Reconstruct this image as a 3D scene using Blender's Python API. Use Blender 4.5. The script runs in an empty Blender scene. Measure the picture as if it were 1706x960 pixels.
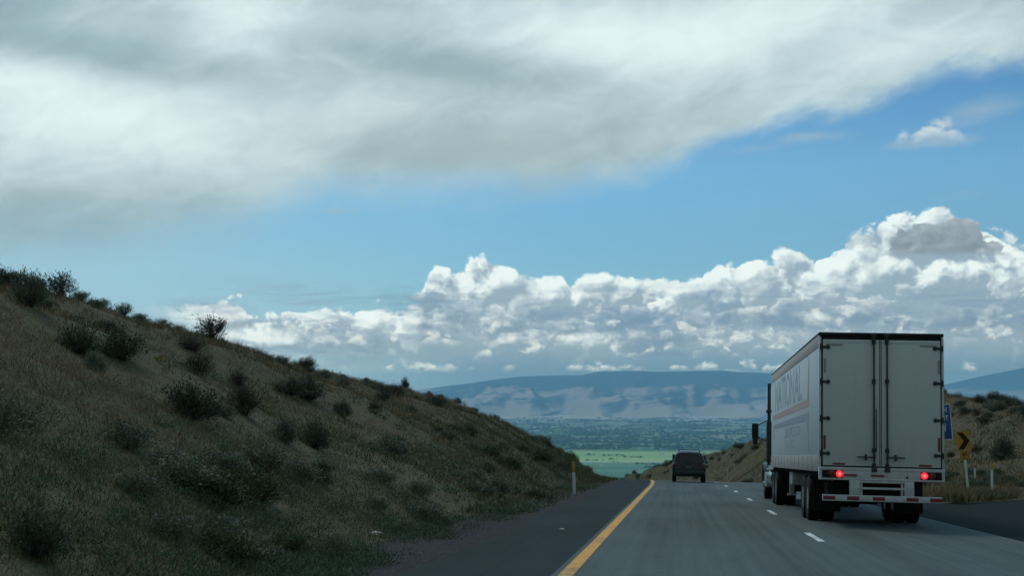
import bpy, bmesh, math, random
import numpy as np
from mathutils import Vector, Matrix, Euler
random.seed(7); rng = np.random.default_rng(7)
C = bpy.context.scene.collection
SC = bpy.context.scene
R = math.radians
# ------------------------------------------------------------------ camera facts (from the photograph)
F = 2470.0                       # focal length in photograph pixels (1706 wide)
PITCH = math.atan((663 - 480) / F)
YAW = math.atan(275 / F)         # camera looks this much left of the road heading (+Y)
EYE = 1.37
def ray(px, py):
    """direction (x right of road, y along the road, z up) seen at a photograph pixel"""
    X, Y = px - 853, 480 - py
    fw = F * math.cos(PITCH) - Y * math.sin(PITCH)
    up = F * math.sin(PITCH) + Y * math.cos(PITCH)
    return (X * math.cos(YAW) - fw * math.sin(YAW), X * math.sin(YAW) + fw * math.cos(YAW), up)
def azel(px, py):
    X, Y = px - 853, 480 - py
    fw = F * math.cos(PITCH) - Y * math.sin(PITCH)
    up = F * math.sin(PITCH) + Y * math.cos(PITCH)
    return math.degrees(math.atan2(X, fw)), math.degrees(math.atan2(up, math.hypot(X, fw)))
cam = bpy.data.cameras.new('camera'); co = bpy.data.objects.new('camera', cam); C.objects.link(co)
co.location = (0, 0, EYE); co.rotation_euler = (R(90) + PITCH, 0, YAW)
cam.sensor_width = 36; cam.lens = 36 * F / 1706; cam.clip_start = 0.1; cam.clip_end = 300000
SC.camera = co
SC.view_settings.view_transform = 'Standard'; SC.view_settings.look = 'None'
SC.view_settings.gamma = 1; SC.view_settings.use_curve_mapping = False; SC.view_settings.exposure = 0
# ------------------------------------------------------------------ node helper
class NB:
    def __init__(s, tree): s.t = tree; s.n = tree.nodes; s.l = tree.links
    def put(s, sock, v):
        if isinstance(v, bpy.types.NodeSocket): s.l.new(v, sock)
        elif isinstance(v, (tuple, list)) and len(v) == 3 and sock.type == 'RGBA': sock.default_value = (*v, 1)
        else: sock.default_value = v
    def m(s, op, a, b=0.0, c=0.0, clamp=False):
        n = s.n.new('ShaderNodeMath'); n.operation = op; n.use_clamp = clamp
        for i, v in enumerate((a, b, c)):
            if i < len(n.inputs): s.put(n.inputs[i], v)
        return n.outputs[0]
    def add(s, *a):
        r = a[0]
        for x in a[1:]: r = s.m('ADD', r, x)
        return r
    def sub(s, a, b): return s.m('SUBTRACT', a, b)
    def mul(s, *a):
        r = a[0]
        for x in a[1:]: r = s.m('MULTIPLY', r, x)
        return r
    def vm(s, op, a, b=(0, 0, 0), out=0):
        n = s.n.new('ShaderNodeVectorMath'); n.operation = op
        s.put(n.inputs[0], a)
        if op == 'SCALE': s.put(n.inputs['Scale'], b)
        else: s.put(n.inputs[1], b)
        return n.outputs['Value'] if op in ('DOT_PRODUCT', 'LENGTH', 'DISTANCE') else n.outputs[0]
    def xyz(s, x, y, z=0.0):
        n = s.n.new('ShaderNodeCombineXYZ')
        for i, v in enumerate((x, y, z)): s.put(n.inputs[i], v)
        return n.outputs[0]
    def sep(s, v):
        n = s.n.new('ShaderNodeSeparateXYZ'); s.put(n.inputs[0], v); return n.outputs
    def step(s, v, a, b):
        n = s.n.new('ShaderNodeMapRange'); n.interpolation_type = 'SMOOTHSTEP'
        s.put(n.inputs[0], v); s.put(n.inputs[1], a); s.put(n.inputs[2], b); return n.outputs[0]
    def lin(s, v, a, b, c=0.0, d=1.0):
        n = s.n.new('ShaderNodeMapRange'); n.clamp = True
        for i, x in enumerate((v, a, b, c, d)): s.put(n.inputs[i], x)
        return n.outputs[0]
    def mix(s, f, a, b, mode='MIX'):
        n = s.n.new('ShaderNodeMix'); n.data_type = 'RGBA'; n.blend_type = mode; n.clamp_factor = True
        s.put(n.inputs[0], f); s.put(n.inputs[6], a); s.put(n.inputs[7], b); return n.outputs[2]
    def noise(s, vec, scale=1.0, detail=4.0, rough=0.5, dist=0.0, dim='3D', out=0):
        n = s.n.new('ShaderNodeTexNoise'); n.noise_dimensions = dim
        if vec is not None: s.put(n.inputs['Vector'], vec)
        n.inputs['Scale'].default_value = scale; n.inputs['Detail'].default_value = detail
        n.inputs['Roughness'].default_value = rough; n.inputs['Distortion'].default_value = dist
        return n.outputs[out]
    def vor(s, vec, scale=1.0, feature='F1', detail=0.0, rough=0.5, smooth=0.5, dim='3D', out='Distance', rand=1.0):
        n = s.n.new('ShaderNodeTexVoronoi'); n.voronoi_dimensions = dim; n.feature = feature
        if vec is not None: s.put(n.inputs['Vector'], vec)
        n.inputs['Scale'].default_value = scale; n.inputs['Randomness'].default_value = rand
        if 'Detail' in n.inputs: n.inputs['Detail'].default_value = detail; n.inputs['Roughness'].default_value = rough
        if feature == 'SMOOTH_F1': n.inputs['Smoothness'].default_value = smooth
        return n.outputs[out]
    def ramp(s, f, stops):
        n = s.n.new('ShaderNodeValToRGB'); e = n.color_ramp.elements
        while len(e) < len(stops): e.new(0.5)
        for q, (p, c) in zip(e, stops): q.position = p; q.color = (*c, 1)
        s.put(n.inputs[0], f); return n.outputs[0]
    def curve(s, f, pts):
        n = s.n.new('ShaderNodeFloatCurve'); cv = n.mapping.curves[0]
        n.mapping.use_clip = False
        while len(cv.points) < len(pts): cv.points.new(0.5, 0.5)
        for q, (x, y) in zip(cv.points, sorted(pts)): q.location = (x, y); q.handle_type = 'AUTO_CLAMPED'
        n.mapping.update(); s.put(n.inputs['Value'], f); return n.outputs[0]
def lin3(r, g, b):
    f = lambda c: (c / 255 / 12.92) if c <= 10.3 else ((c / 255 + 0.055) / 1.055) ** 2.4
    return (f(r), f(g), f(b))
# ------------------------------------------------------------------ sky and sun
SUN_EL, SUN_AZ = 52.0, -38.0       # azimuth from the road heading (+Y), negative = left
STR = 0.1
HAZE_D, HAZE_TOP, HAZE_GLOW = 3.8e-5, 700.0, (.12, .32, .54)
def build_sky():
    w = bpy.data.worlds.new('World'); SC.world = w; w.use_nodes = True
    t = w.node_tree; t.nodes.clear(); n = NB(t)
    out = t.nodes.new('ShaderNodeOutputWorld')
    sky = t.nodes.new('ShaderNodeTexSky'); sky.sky_type = 'NISHITA'; sky.sun_disc = False
    sky.sun_elevation = R(SUN_EL); sky.sun_rotation = R(SUN_AZ); sky.altitude = 900; sky.dust_density = 0.6
    tc = t.nodes.new('ShaderNodeTexCoord'); d = tc.outputs['Generated']
    sx, sy, sz = n.sep(d)
    ar = n.vm('DOT_PRODUCT', d, (math.cos(YAW), math.sin(YAW), 0))
    af = n.vm('DOT_PRODUCT', d, (-math.sin(YAW), math.cos(YAW), 0))
    A = n.mul(n.m('ARCTAN2', ar, af), 180 / math.pi)
    E = n.mul(n.m('ARCSINE', sz), 180 / math.pi)
    P = n.xyz(A, E, 0.0)
    u = n.lin(A, -20, 20)
    def prof(pts):                       # photograph outline -> elevation in degrees as a function of azimuth
        q = [azel(*p) for p in pts]
        return n.mul(n.curve(u, [((a + 20) / 40, e / 20) for a, e in q]), 20.0)
    def gauss(px, py, rx, ry, rot=0.0):  # soft elliptical patch, radii in degrees
        a, e = azel(px, py); c, s_ = math.cos(rot), math.sin(rot)
        da, de = n.sub(A, a), n.sub(E, e)
        x = n.mul(n.add(n.mul(da, c), n.mul(de, s_)), 1 / rx); y = n.mul(n.sub(n.mul(de, c), n.mul(da, s_)), 1 / ry)
        return n.m('EXPONENT', n.mul(n.add(n.mul(x, x), n.mul(y, y)), -1.0))
    def ns(scale, off, sx_=1.0, sy_=1.0, det=5, rough=.55, rot=0.0, dist=0.0):
        c, s_ = math.cos(rot), math.sin(rot)
        x = n.add(n.mul(A, c), n.mul(E, s_)); y = n.sub(n.mul(E, c), n.mul(A, s_))
        return n.sub(n.noise(n.xyz(n.mul(x, sx_), n.mul(y, sy_), off), scale, det, rough, dist), 0.5)
    def K(r, g, b): return tuple(c / STR for c in lin3(r, g, b))
    # clear sky: the Nishita sky, tinted to the photograph's cyan
    blue = n.mix(1.0, n.mix(1.0, sky.outputs[0], SKY_TINT, 'MULTIPLY'), n.ramp(n.mul(E, 1 / 16), [(.22, (.74, .72, .76)), (.36, (.78, .77, .80)), (.55, (.90, .89, .90)), (.75, (.72, .78, .84))]), 'MULTIPLY')
    pale = n.m('MULTIPLY', n.step(A, 4, -19), n.step(E, 9.5, 4.0))
    clear = n.mix(n.mul(pale, 0.75), blue, K(160, 200, 217))
    # ---- the vault out of the picture: invented sky, blued for ambient light, darkened behind to shade the truck's rear
    vn = ns(.05, 44, 1, 1, 3)
    vault = n.mix(n.step(vn, -.2, .2), K(*VAULT_A), K(*VAULT_B))
    backc = n.mix(n.step(vn, -.2, .2), K(*BACK_A), K(*BACK_B))
    back = n.mul(n.step(n.m('ABSOLUTE', A), 45, 100), n.step(E, 82, 55))
    vault = n.mix(back, vault, backc)
    edge = n.m('MAXIMUM', n.step(n.m('ABSOLUTE', A), 20.5, 25.5), n.step(E, 15.9, 18.5))
    # ---- wisps
    wn = ns(.28, 3.1, .5, 2.2, 6, .6, .12)
    def wisps(col, items):
        wis = n.add(wn, *[n.mul(gauss(*g), k) for g, k in items])
        return n.mix(n.mul(n.step(wis, .1, .38), .55), col, K(158, 184, 200))
    # ---- cumulus
    def billow(q, scale, det):
        wob = n.vm('SCALE', n.vm('SUBTRACT', n.noise(q, scale * .9, 4, .6, 0, '2D', 1), (.5, .5, .5)), .45 / scale)
        q = n.vm('ADD', q, wob); f = lambda v: n.m('SUBTRACT', 1.0, n.mul(n.m('POWER', n.vor(v, scale, 'F1', det, .56, .35, '2D'), 2.0), 1.5))
        return f(q), f(n.vm('ADD', q, (-.13 / scale, .22 / scale, 0)))
    q = n.xyz(A, n.mul(E, 1.2), 0.0)
    big = billow(q, .46, 5.0); small = billow(n.xyz(A, n.mul(E, 1.55), 4.0), .72, 4.0)
    fine = ns(2.2, 6.6, 1, 1.2, 4, .6); broad = ns(.33, 9.7, .8, 1.5, 3); rown = n.noise(n.xyz(n.mul(A, .42), n.mul(E, .16), 5.5), 1.0, 3, .5, 0); rown = n.sub(rown, .5)
    def layer(col, fld, top, base, amp, bright, mid, dark, gap=None, gapw=(0.0, .35), soft=.07, thick=3.0, k=1.0, basesoft=.25, fade=1.0, bias=0.0):
        b0, b1 = fld
        hgt = n.add(top, n.mul(n.sub(b0, .52), amp), n.mul(fine, amp * .30))
        dep = n.sub(hgt, E)
        al = n.step(dep, 0.0, soft)
        if base is not None: al = n.mul(al, n.step(n.add(E, n.mul(fine, .35), n.mul(broad, .3)), n.sub(base, basesoft), n.add(base, basesoft)))
        if gap is not None: al = n.mul(al, n.step(gap, gapw[0], gapw[1]))
        lit = n.add(.66 + bias, n.mul(n.sub(b0, b1), 1.5 * k), n.mul(dep, -.55 / thick), n.mul(fine, .25), n.mul(broad, .9))
        c = n.mix(n.step(lit, -.05, .5), dark, mid); c = n.mix(n.step(lit, .35, .95), c, bright)
        return n.mix(n.mul(al, fade), col, c)
    W, M1, D1 = K(234, 248, 248), K(196, 214, 221), K(152, 177, 194)
    leftfade = n.step(n.add(A, n.mul(broad, 6)), -14.5, -10)
    # low front sector
    lo = wisps(clear, [((560, 352, 1.6, .22, .02), .32), ((740, 370, 1.0, .12), .2), ((200, 480, 5, .35), .25)])
    lowh = n.step(n.add(E, n.mul(broad, 1.2)), 4.2, 1.6)
    lowc = n.mix(n.step(A, -9, 0), K(150, 186, 206), K(106, 150, 184))
    lo = n.mix(n.mul(lowh, .85), lo, lowc)
    t1 = prof([(0, 500), (280, 505), (350, 493), (410, 498), (470, 508), (560, 512), (620, 496), (660, 497), (700, 486), (716, 440), (735, 424), (800, 428), (850, 442), (872, 457), (920, 455), (980, 462), (1040, 452), (1070, 450), (1110, 462),
               (1150, 458), (1200, 438), (1260, 430), (1310, 418), (1390, 408), (1420, 386), (1470, 366), (1500, 354), (1560, 346), (1600, 354), (1640, 374), (1690, 394), (1706, 398)])
    lo = layer(lo, big, n.add(t1, .17), azel(853, 590)[1], .34, W, M1, D1, thick=1.45, fade=leftfade, basesoft=.8, k=.42, bias=.14, soft=.2)
    t3 = prof([(0, 560), (300, 520), (420, 512), (560, 520), (650, 505), (720, 490), (800, 486), (860, 480), (920, 496), (1020, 492), (1100, 488), (1180, 490), (1260, 486), (1350, 478), (1430, 478), (1520, 462), (1620, 466), (1706, 450)])
    lo = layer(lo, small, t3, azel(900, 556)[1], .75, K(200, 215, 222), K(162, 184, 199), K(130, 158, 181), thick=1.25, k=.30, basesoft=.45, fade=leftfade,
               gap=n.add(n.mul(rown, 1.8), broad, .24), gapw=(0.0, .16), soft=.13, bias=-.06)
    stk = n.sub(n.noise(n.xyz(n.mul(A, .24), n.mul(E, 1.5), 2.2), 1.0, 5, .6, .8), .5)
    lo = n.mix(n.mul(n.step(stk, -.09, .12), n.mul(n.step(E, 4.9, 3.4), n.step(E, .9, 1.8)), leftfade, .7), lo, n.mix(n.step(broad, -.15, .15), K(118, 152, 180), K(144, 172, 192)))
    SPOTS = {594: ((612, 606, 1.0, 3), (700, 606, .7, 3), (745, 605, 1.2, 3), (1180, 602, 1.4, 3), (1020, 600, 1.0, 3)), 566: ((590, 570, 1.6, 3), (860, 575, 1.5, 3), (1060, 578, 2.2, 3), (1210, 580, 1.2, 3), (1400, 575, 1.6, 3)), 548: ((480, 555, 1.6, 3), (720, 558, 1.6, 3), (1000, 560, 1.2, 3), (1270, 555, 1.4, 3))}
    for (row, base, amp, off, thr, al) in ((512, 534, .6, .41, -.2, .6), (530, 556, .7, .0, -.3, .65), (548, 570, .6, .55, -.1, .68), (566, 588, .6, .13, -.2, .72), (594, 614, .5, .29, -.25, .8)):
        g = n.add(n.m('SINE', n.add(n.mul(rown, 10), off * 40)), n.mul(broad, 1.8))
        for sp in SPOTS.get(row, ()): g = n.m('MAXIMUM', g, n.add(-1.2, n.mul(gauss(*sp), 2.4), n.mul(broad, .8)))
        e0, e1 = azel(853, row)[1], azel(853, base)[1]
        lo = layer(lo, small, e0, e1, amp, K(232, 242, 240), K(190, 209, 217), K(140, 170, 192), gap=g, gapw=(thr - .45, thr + .35),
                   thick=1.3, k=.35, basesoft=.18, soft=.45, fade=n.mul(leftfade, al), bias=.20)
    t2 = prof([(0, 640), (1380, 640), (1440, 470), (1475, 420), (1488, 384), (1510, 360), (1540, 362), (1565, 366), (1590, 350), (1625, 366), (1660, 386), (1690, 404), (1706, 440)])
    lo = layer(lo, small, t2, azel(1580, 423)[1], .25, K(178, 192, 201), K(150, 168, 180), K(130, 149, 163), thick=2.0, k=.16, basesoft=.22, soft=.16, bias=-.1,
               gap=n.m('MAXIMUM', n.mul(n.step(n.add(A, n.mul(fine, .5)), azel(1470, 400)[0], azel(1492, 400)[0]), n.step(n.add(A, n.mul(fine, .5)), azel(1704, 400)[0], azel(1680, 400)[0])), n.mul(gauss(1440, 382, 1.2, .35), .7)), gapw=(.25, .6))
    tl = prof([(0, 640), (270, 640), (300, 512), (330, 496), (380, 490), (405, 492), (425, 640), (1706, 640)])
    lo = layer(lo, small, tl, azel(360, 514)[1], .4, K(216, 232, 236), K(186, 206, 216), K(150, 176, 192), thick=2.3, k=.5, basesoft=.15, soft=.2, fade=.9)
    # high front sector
    hi = wisps(clear, [((1340, 226, 1.8, .3, .0), .34), ((1650, 178, 2.0, .5, .12), .36), ((1545, 238, 2.0, .22, .02), .34), ((1250, 250, 2.5, .35, .1), .25)])
    ts = prof([(0, 640), (1400, 640), (1470, 300), (1492, 222), (1510, 200), (1540, 190), (1580, 190), (1605, 212), (1640, 300), (1706, 640)])
    hi = layer(hi, small, ts, azel(1545, 230)[1], .22, K(206, 222, 228), K(188, 205, 214), K(150, 174, 194), thick=1.6, k=.22, basesoft=.3, soft=.5, fade=.95, bias=.1)
    # ---- the big stratus sheet
    ed = prof([(0, 430), (100, 420), (250, 398), (380, 372), (530, 340), (650, 330), (800, 328), (900, 322), (1000, 304), (1100, 285), (1180, 250), (1260, 218), (1330, 198), (1420, 178), (1500, 150), (1540, 128), (1600, 112), (1650, 112), (1706, 108)])
    wob = n.add(n.mul(ns(.16, 1.7, .7, 1.5, 6, .6, .28), 2.6), n.mul(ns(.9, 2.9, .7, 1.3, 6, .65, .25), 1.1))
    s = n.add(n.sub(E, ed), wob)
    wid = n.lin(A, -16, 10, 2.6, .8)
    sal = n.step(n.m('DIVIDE', s, wid), -.55, .9)
    br = n.add(.47, n.mul(ns(.11, 14.1, .55, 1.5, 7, .55, .2, .4), .95), n.mul(ns(.5, 17.1, .7, 1.4, 6, .64, .22, .6), .62),
               n.mul(gauss(120, 185, 7.5, 2.1, -.12), .50), n.mul(gauss(400, 35, 2.2, 1.3), .36), n.mul(gauss(1250, 35, 8, 1.7, .1), .38),
               n.mul(gauss(1000, 60, 5, 1.2, -.1), .22), n.mul(gauss(1500, 70, 4, .9, .2), .26),
               n.mul(gauss(720, 105, 5.6, .9, -.1), -.42), n.mul(gauss(180, 92, 6.5, .75, -.08), -.36), n.mul(gauss(20, 10, 2.5, 1.2), -.30),
               n.mul(gauss(760, 265, 6.5, 1.3, .05), -.20), n.mul(gauss(150, 395, 8, 1.6, .1), -.28), n.mul(gauss(1100, 150, 3.0, 1.0, .2), .10))
    sc_ = n.ramp(br, [(0.0, K(140, 162, 172)), (.32, K(160, 186, 194)), (.55, K(186, 208, 214)), (.8, K(212, 232, 236)), (1.0, K(224, 244, 245))])
    sc_ = n.mix(n.mul(gauss(780, 250, 7, 2.2), .35), sc_, K(172, 188, 188))
    lo = n.mix(sal, lo, sc_); hi = n.mix(sal, hi, sc_)
    lo = n.mix(edge, lo, vault); hi = n.mix(edge, hi, vault)
    def back_(c):
        b = t.nodes.new('ShaderNodeBackground'); b.inputs['Strength'].default_value = STR; n.put(b.inputs['Color'], c); return b.outputs[0]
    def mixs(f, a, b):
        x = t.nodes.new('ShaderNodeMixShader'); n.put(x.inputs[0], f); t.links.new(a, x.inputs[1]); t.links.new(b, x.inputs[2]); return x.outputs[0]
    # what lies behind the haze has to be that much brighter and less blue to be seen as it is
    T_ = n.m('EXPONENT', n.mul(n.m('DIVIDE', HAZE_TOP - EYE, n.m('SINE', n.mul(n.m('MAXIMUM', E, 1.0), math.pi / 180))), -HAZE_D))
    def through(c):
        a = n.vm('SUBTRACT', c, n.vm('SCALE', tuple(v / STR for v in HAZE_GLOW), n.sub(1.0, T_)))
        return n.vm('MAXIMUM', n.vm('SCALE', a, n.m('DIVIDE', 1.0, T_)), (0, 0, 0))
    lo = through(lo); hi = through(hi)
    front = mixs(n.m('GREATER_THAN', E, 9.0), back_(lo), back_(hi))
    t.links.new(mixs(n.m('GREATER_THAN', edge, .9999), front, back_(vault)), out.inputs[0])
    w.cycles.sampling_method = 'MANUAL'; w.cycles.sample_map_resolution = 1024
SKY_TINT = (.52, .88, 1.0)
VAULT_A, VAULT_B = (112, 168, 212), (174, 220, 251)
BACK_A, BACK_B = (104, 116, 116), (136, 150, 150)
build_sky()
SC.cycles.use_adaptive_sampling = True; SC.cycles.adaptive_threshold = .015; SC.cycles.adaptive_min_samples = 12
SC.cycles.use_denoising = True; SC.cycles.max_bounces = 5; SC.cycles.diffuse_bounces = 2; SC.cycles.volume_bounces = 2; SC.cycles.glossy_bounces = 2; SC.cycles.transparent_max_bounces = 8
sun = bpy.data.lights.new('sun', 'SUN'); so = bpy.data.objects.new('sun', sun); C.objects.link(so)
sun.energy = 1.25; sun.angle = R(12); sun.color = (1.0, .95, .86)
sd = Vector((math.sin(R(SUN_AZ)) * math.cos(R(SUN_EL)), math.cos(R(SUN_AZ)) * math.cos(R(SUN_EL)), math.sin(R(SUN_EL))))
so.rotation_euler = sd.to_track_quat('Z', 'Y').to_euler()
# ------------------------------------------------------------------ materials
MATS = {}
def mat(name, build, rough=.8, spec=.3, bump=None):
    m = bpy.data.materials.new(name); m.use_nodes = True; t = m.node_tree; n = NB(t)
    p = t.nodes['Principled BSDF']; p.inputs['Roughness'].default_value = rough; p.inputs['Specular IOR Level'].default_value = spec
    tc = t.nodes.new('ShaderNodeTexCoord')
    c = build(n, tc.outputs['Object'], p) if callable(build) else build
    if c is not None: n.put(p.inputs['Base Color'], c)
    MATS[name] = m; return m
def bumpn(n, p, h, strength=.3, dist=.02):
    b = n.n.new('ShaderNodeBump'); b.inputs['Strength'].default_value = strength; b.inputs['Distance'].default_value = dist
    n.put(b.inputs['Height'], h); n.l.new(b.outputs[0], p.inputs['Normal'])
def plain(name, rgb, rough=.6, spec=.4, var=.12, scale=6.0, metal=0.0):
    """paint or metal with a little uneven wear"""
    def f(n, o, p):
        p.inputs['Metallic'].default_value = metal
        v = n.noise(o, scale, 4, .6)
        r = n.lin(v, .3, .7, rough - .08, rough + .08); n.put(p.inputs['Roughness'], r)
        return n.mix(n.lin(v, .3, .75), tuple(c * (1 - var) for c in rgb), tuple(min(1, c * (1 + var)) for c in rgb))
    return mat(name, f, rough, spec)
def asphalt(name, rgb, wheel=None, seed=0, spec=.22):
    def f(n, o, p):
        x, y, z = n.sep(o)
        g = n.noise(o, 38, 3, .7); b = n.noise(n.xyz(n.mul(x, .9), n.mul(y, .10), seed), 1.0, 5, .6)
        pa = n.noise(n.xyz(x, n.mul(y, .5), seed + 3), .35, 3, .5)
        st = n.noise(n.xyz(n.mul(x, 7), n.mul(y, .05), seed + 8), 1.0, 4, .6)
        ck = n.vor(n.xyz(n.add(n.mul(x, .55), n.mul(b, .8)), n.mul(y, .16), seed), 1.0, 'DISTANCE_TO_EDGE', 0, .5, dim='2D')
        v = n.add(1.0, n.mul(n.sub(g, .5), 1.2), n.mul(n.sub(b, .5), .6), n.mul(n.sub(pa, .5), .75), n.mul(n.sub(st, .5), .85), n.mul(n.step(ck, .008, .003), n.step(pa, .52, .58), -.22))
        if wheel:
            for wx, k in wheel:
                q = n.mul(n.sub(x, wx), 1 / .38); v = n.add(v, n.mul(n.m('EXPONENT', n.mul(n.mul(q, q), -1)), k))
        peb = n.vor(o, 55, 'F1', 0, .5); v = n.add(v, n.mul(n.step(peb, .18, .05), .35))
        bumpn(n, p, g, .35, .01)
        return n.vm('SCALE', rgb, v)
    return mat(name, f, .9, spec)
# ------------------------------------------------------------------ road alignment and ground height
def xoff(y): return -np.maximum(np.asarray(y, float) - 70, 0) ** 2 / 1550.0
def zroad(y):
    y = np.asarray(y, float); a = np.clip(y - 80, 0, 170); r = -0.04 * y - .00035 * a * a
    return r - np.maximum(y - 250, 0) * .119
CROSS = .02
def seg(v, a, b):
    t = np.clip((v - a) / (b - a), 0, 1); return t * t * (3 - 2 * t)
_perm = np.random.default_rng(3).random((256, 256))
def vnoise(x, y):
    x = np.asarray(x, float); y = np.asarray(y, float); xi = np.floor(x).astype(int); yi = np.floor(y).astype(int); fx = x - xi; fy = y - yi
    fx = fx * fx * (3 - 2 * fx); fy = fy * fy * (3 - 2 * fy); p = lambda i, j: _perm[i & 255, j & 255]
    return (p(xi, yi) * (1 - fx) + p(xi + 1, yi) * fx) * (1 - fy) + (p(xi, yi + 1) * (1 - fx) + p(xi + 1, yi + 1) * fx) * fy - .5
def fbm(x, y, o=4):
    r = 0; a = 1
    for i in range(o): r = r + a * vnoise(x * 2 ** i + 17.3 * i, y * 2 ** i + 5.1 * i); a *= .5
    return r
def ridge_table(pts, off):                  # skyline pixels -> ridge heights over the road along its length
    ys, hs = [], []
    for px, py in pts:
        dx, dy, dz = ray(px, py); best = None
        for y in np.arange(20, 420, .5):
            x = float(xoff(y)) + off(y)
            e = abs(dx / dy * y - x)
            if best is None or e < best[0]: best = (e, y)
        y = best[1]; ys.append(y); hs.append(EYE + dz / dy * y - float(zroad(y)))
    o = np.argsort(ys); return np.array(ys)[o], np.array(hs)[o]
LOFF = lambda y: -float(np.interp(y, [0, 90, 150, 200, 260], [25, 25, 20, 11, 9]))
SKY_L = [(0, 462), (60, 474), (120, 502), (200, 524), (270, 548), (330, 570), (400, 582), (500, 611), (580, 636), (700, 654), (780, 681), (850, 711), (920, 751), (980, 786), (1012, 800)]
LY, LH = ridge_table(SKY_L, LOFF)
_k = (LY < 110) & (LY > 30); _y = np.concatenate([[-60, 30], LY[_k], [132, 160, 200, 260, 320]]); _h = np.concatenate([[LH[_k][0], LH[_k][0] - .1], LH[_k], [4.4, 3.0, 2.0, 1.6, 1.4]]); LY = np.arange(-60, 320, 5.0); LH = np.interp(LY, _y, _h)
ROFF = lambda y: float(np.interp(y, [0, 100, 130, 190, 280, 400], [27, 27, 26, 21, 17, 17]))
SKY_R = [(1040, 797), (1060, 789), (1130, 770), (1180, 759), (1240, 740), (1270, 731), (1420, 690), (1570, 652), (1620, 661), (1706, 675)]
RY, RH = ridge_table(SKY_R, ROFF)
_y = np.concatenate([[-60, RY[0] - 12], RY, [RY[-1] + 60]]); _h = np.concatenate([[RH[0] - 2, RH[0] - .3], RH, [RH[-1] + 2]]); RY = np.arange(-60, 400, 5.0); RH = np.interp(RY, _y, _h)
EL_, ER_ = -1.285, 6.09                     # yellow line, right lane edge (offset from the camera line)
def ramp_right(y):                          # right edge of the exit ramp's pavement
    return np.interp(y, [-60, 0, 30, 45, 56, 66, 74, 82], [9.4, 10.2, 12.6, 15, 18.3, 24, 32, 44])
def island(u, y):                           # 1 on the grass gore between road and ramp
    w = np.interp(y, [54, 58, 66, 74, 84], [0, 1.6, 5.6, 11, 26]); l = 9.4
    return (y > 54) * seg(u, l, l + .5) * (1 - seg(u, l + w - .3, l + w + .4))
def ground(x, y):
    x = np.asarray(x, float); y = np.asarray(y, float); u = x - xoff(y); z0 = zroad(y)
    zc = z0 - CROSS * np.clip(u, -5, 16)
    # left cut slope
    Rl = np.interp(y, [0, 90, 150, 200, 260], [25, 25, 20, 11, 9]); H = np.interp(y, LY, LH) - CROSS * 5
    t = (-u - 4.9) / (Rl - 4.9); tt = np.clip(t, 0, 1)
    prof = 1 - (1 - tt) ** np.interp(y, [20, 95], [1.35, 2.6])
    rough = (fbm(x / 9, y / 9, 4) * 1.1 + fbm(x / 2.2 + 40, y / 2.2, 3) * .28) * seg(-u, 6, 11) * np.clip(H / 4, .15, 1) * (1 - .55 * seg(tt, .8, 1.0))
    zl = zc + H * prof + rough * np.interp(y, [60, 95], [1, .55]) - np.maximum(t - 1, 0) * (Rl - 4.9) * .10
    zl = zl - .06 * np.exp(-((u + 4.9) / .5) ** 2)
    # right hill behind the exit ramp
    Rr = np.interp(y, [0, 100, 130, 190, 280, 400], [27, 27, 26, 21, 17, 17]); Hr = np.interp(y, RY, RH)
    foot = np.interp(y, [70, 100, 140], [12.5, 11.5, 10.0])
    tr = np.clip((u - foot) / (Rr - foot), 0, 1); front = seg(y, 84, 112) * 1.0
    pr = np.where(tr < .12, 4.17 * tr * tr, tr - .06) / .94
    rr = (fbm(x / 8 + 9, y / 8, 4) * 1.2 + fbm(x / 2 + 11, y / 2, 3) * .25) * seg(u, foot + 1, foot + 7) * front
    # the ridge: fall away behind
    zr = zc + (Hr + CROSS * 16) * pr * front + rr - np.maximum(u - Rr, 0) * .06
    zr = zr - .02 + .16 * island(u, y) * (1 + .6 * fbm(x / 1.5, y / 1.5, 2))
    z = np.where(u < -4.4, zl, np.where(u > ER_ + .2, zr, zc - .10))
    # beyond the crest everything drops to the valley
    far = np.maximum(y - 300, 0); z = z - .0009 * far * far * (far < 260) - (far >= 260) * (60.84 + (far - 260) * .30)
    side = np.maximum(np.abs(x) - 110, 0); z = z - side * .15
    return np.maximum(z, EYE - 306)
def fit(sky, ys_, hs, side, n_it=12):        # nudge the ridge until its skyline lies where the photograph has it
    cols = np.array([p[0] for p in sky], float); rows = np.array([p[1] for p in sky], float)
    for _ in range(n_it):
        for px in np.linspace(cols.min(), cols.max(), 40):
            row = np.interp(px, cols, rows); dx, dy, dz = ray(px, row); yy_ = np.arange(20 if side < 0 else 85, 330, .5); xx_ = dx / dy * yy_
            uu_ = xx_ - xoff(yy_); ok = (uu_ < -5) if side < 0 else (uu_ > 8)
            ok &= (yy_ < 112) | (side > 0)
            if not ok.any(): continue
            g = (ground(xx_, yy_) - EYE) / yy_; g[~ok] = -9; i = int(np.argmax(g)); e = dz / dy - g[i]
            w_ = np.exp(-((ys_ - yy_[i]) / 10.0) ** 2); hs += np.clip(e * yy_[i], -1, 1) * .55 * w_ / max(w_.max(), .2)
def gz(x, y): return float(ground(x, y))
def hit(px, py, y0=6, y1=420):              # where a sight line of the photograph meets the ground
    dx, dy, dz = ray(px, py)
    ys = np.arange(y0, y1, .05); xs = dx / dy * ys; zs = EYE + dz / dy * ys
    g = ground(xs, ys); i = np.argmax(g >= zs)
    return (float(xs[i]), float(ys[i]), float(g[i])) if g[i] >= zs[i] else None
fit(SKY_L[:13], LY, LH, -1); fit(SKY_R, RY, RH, 1)
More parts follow.
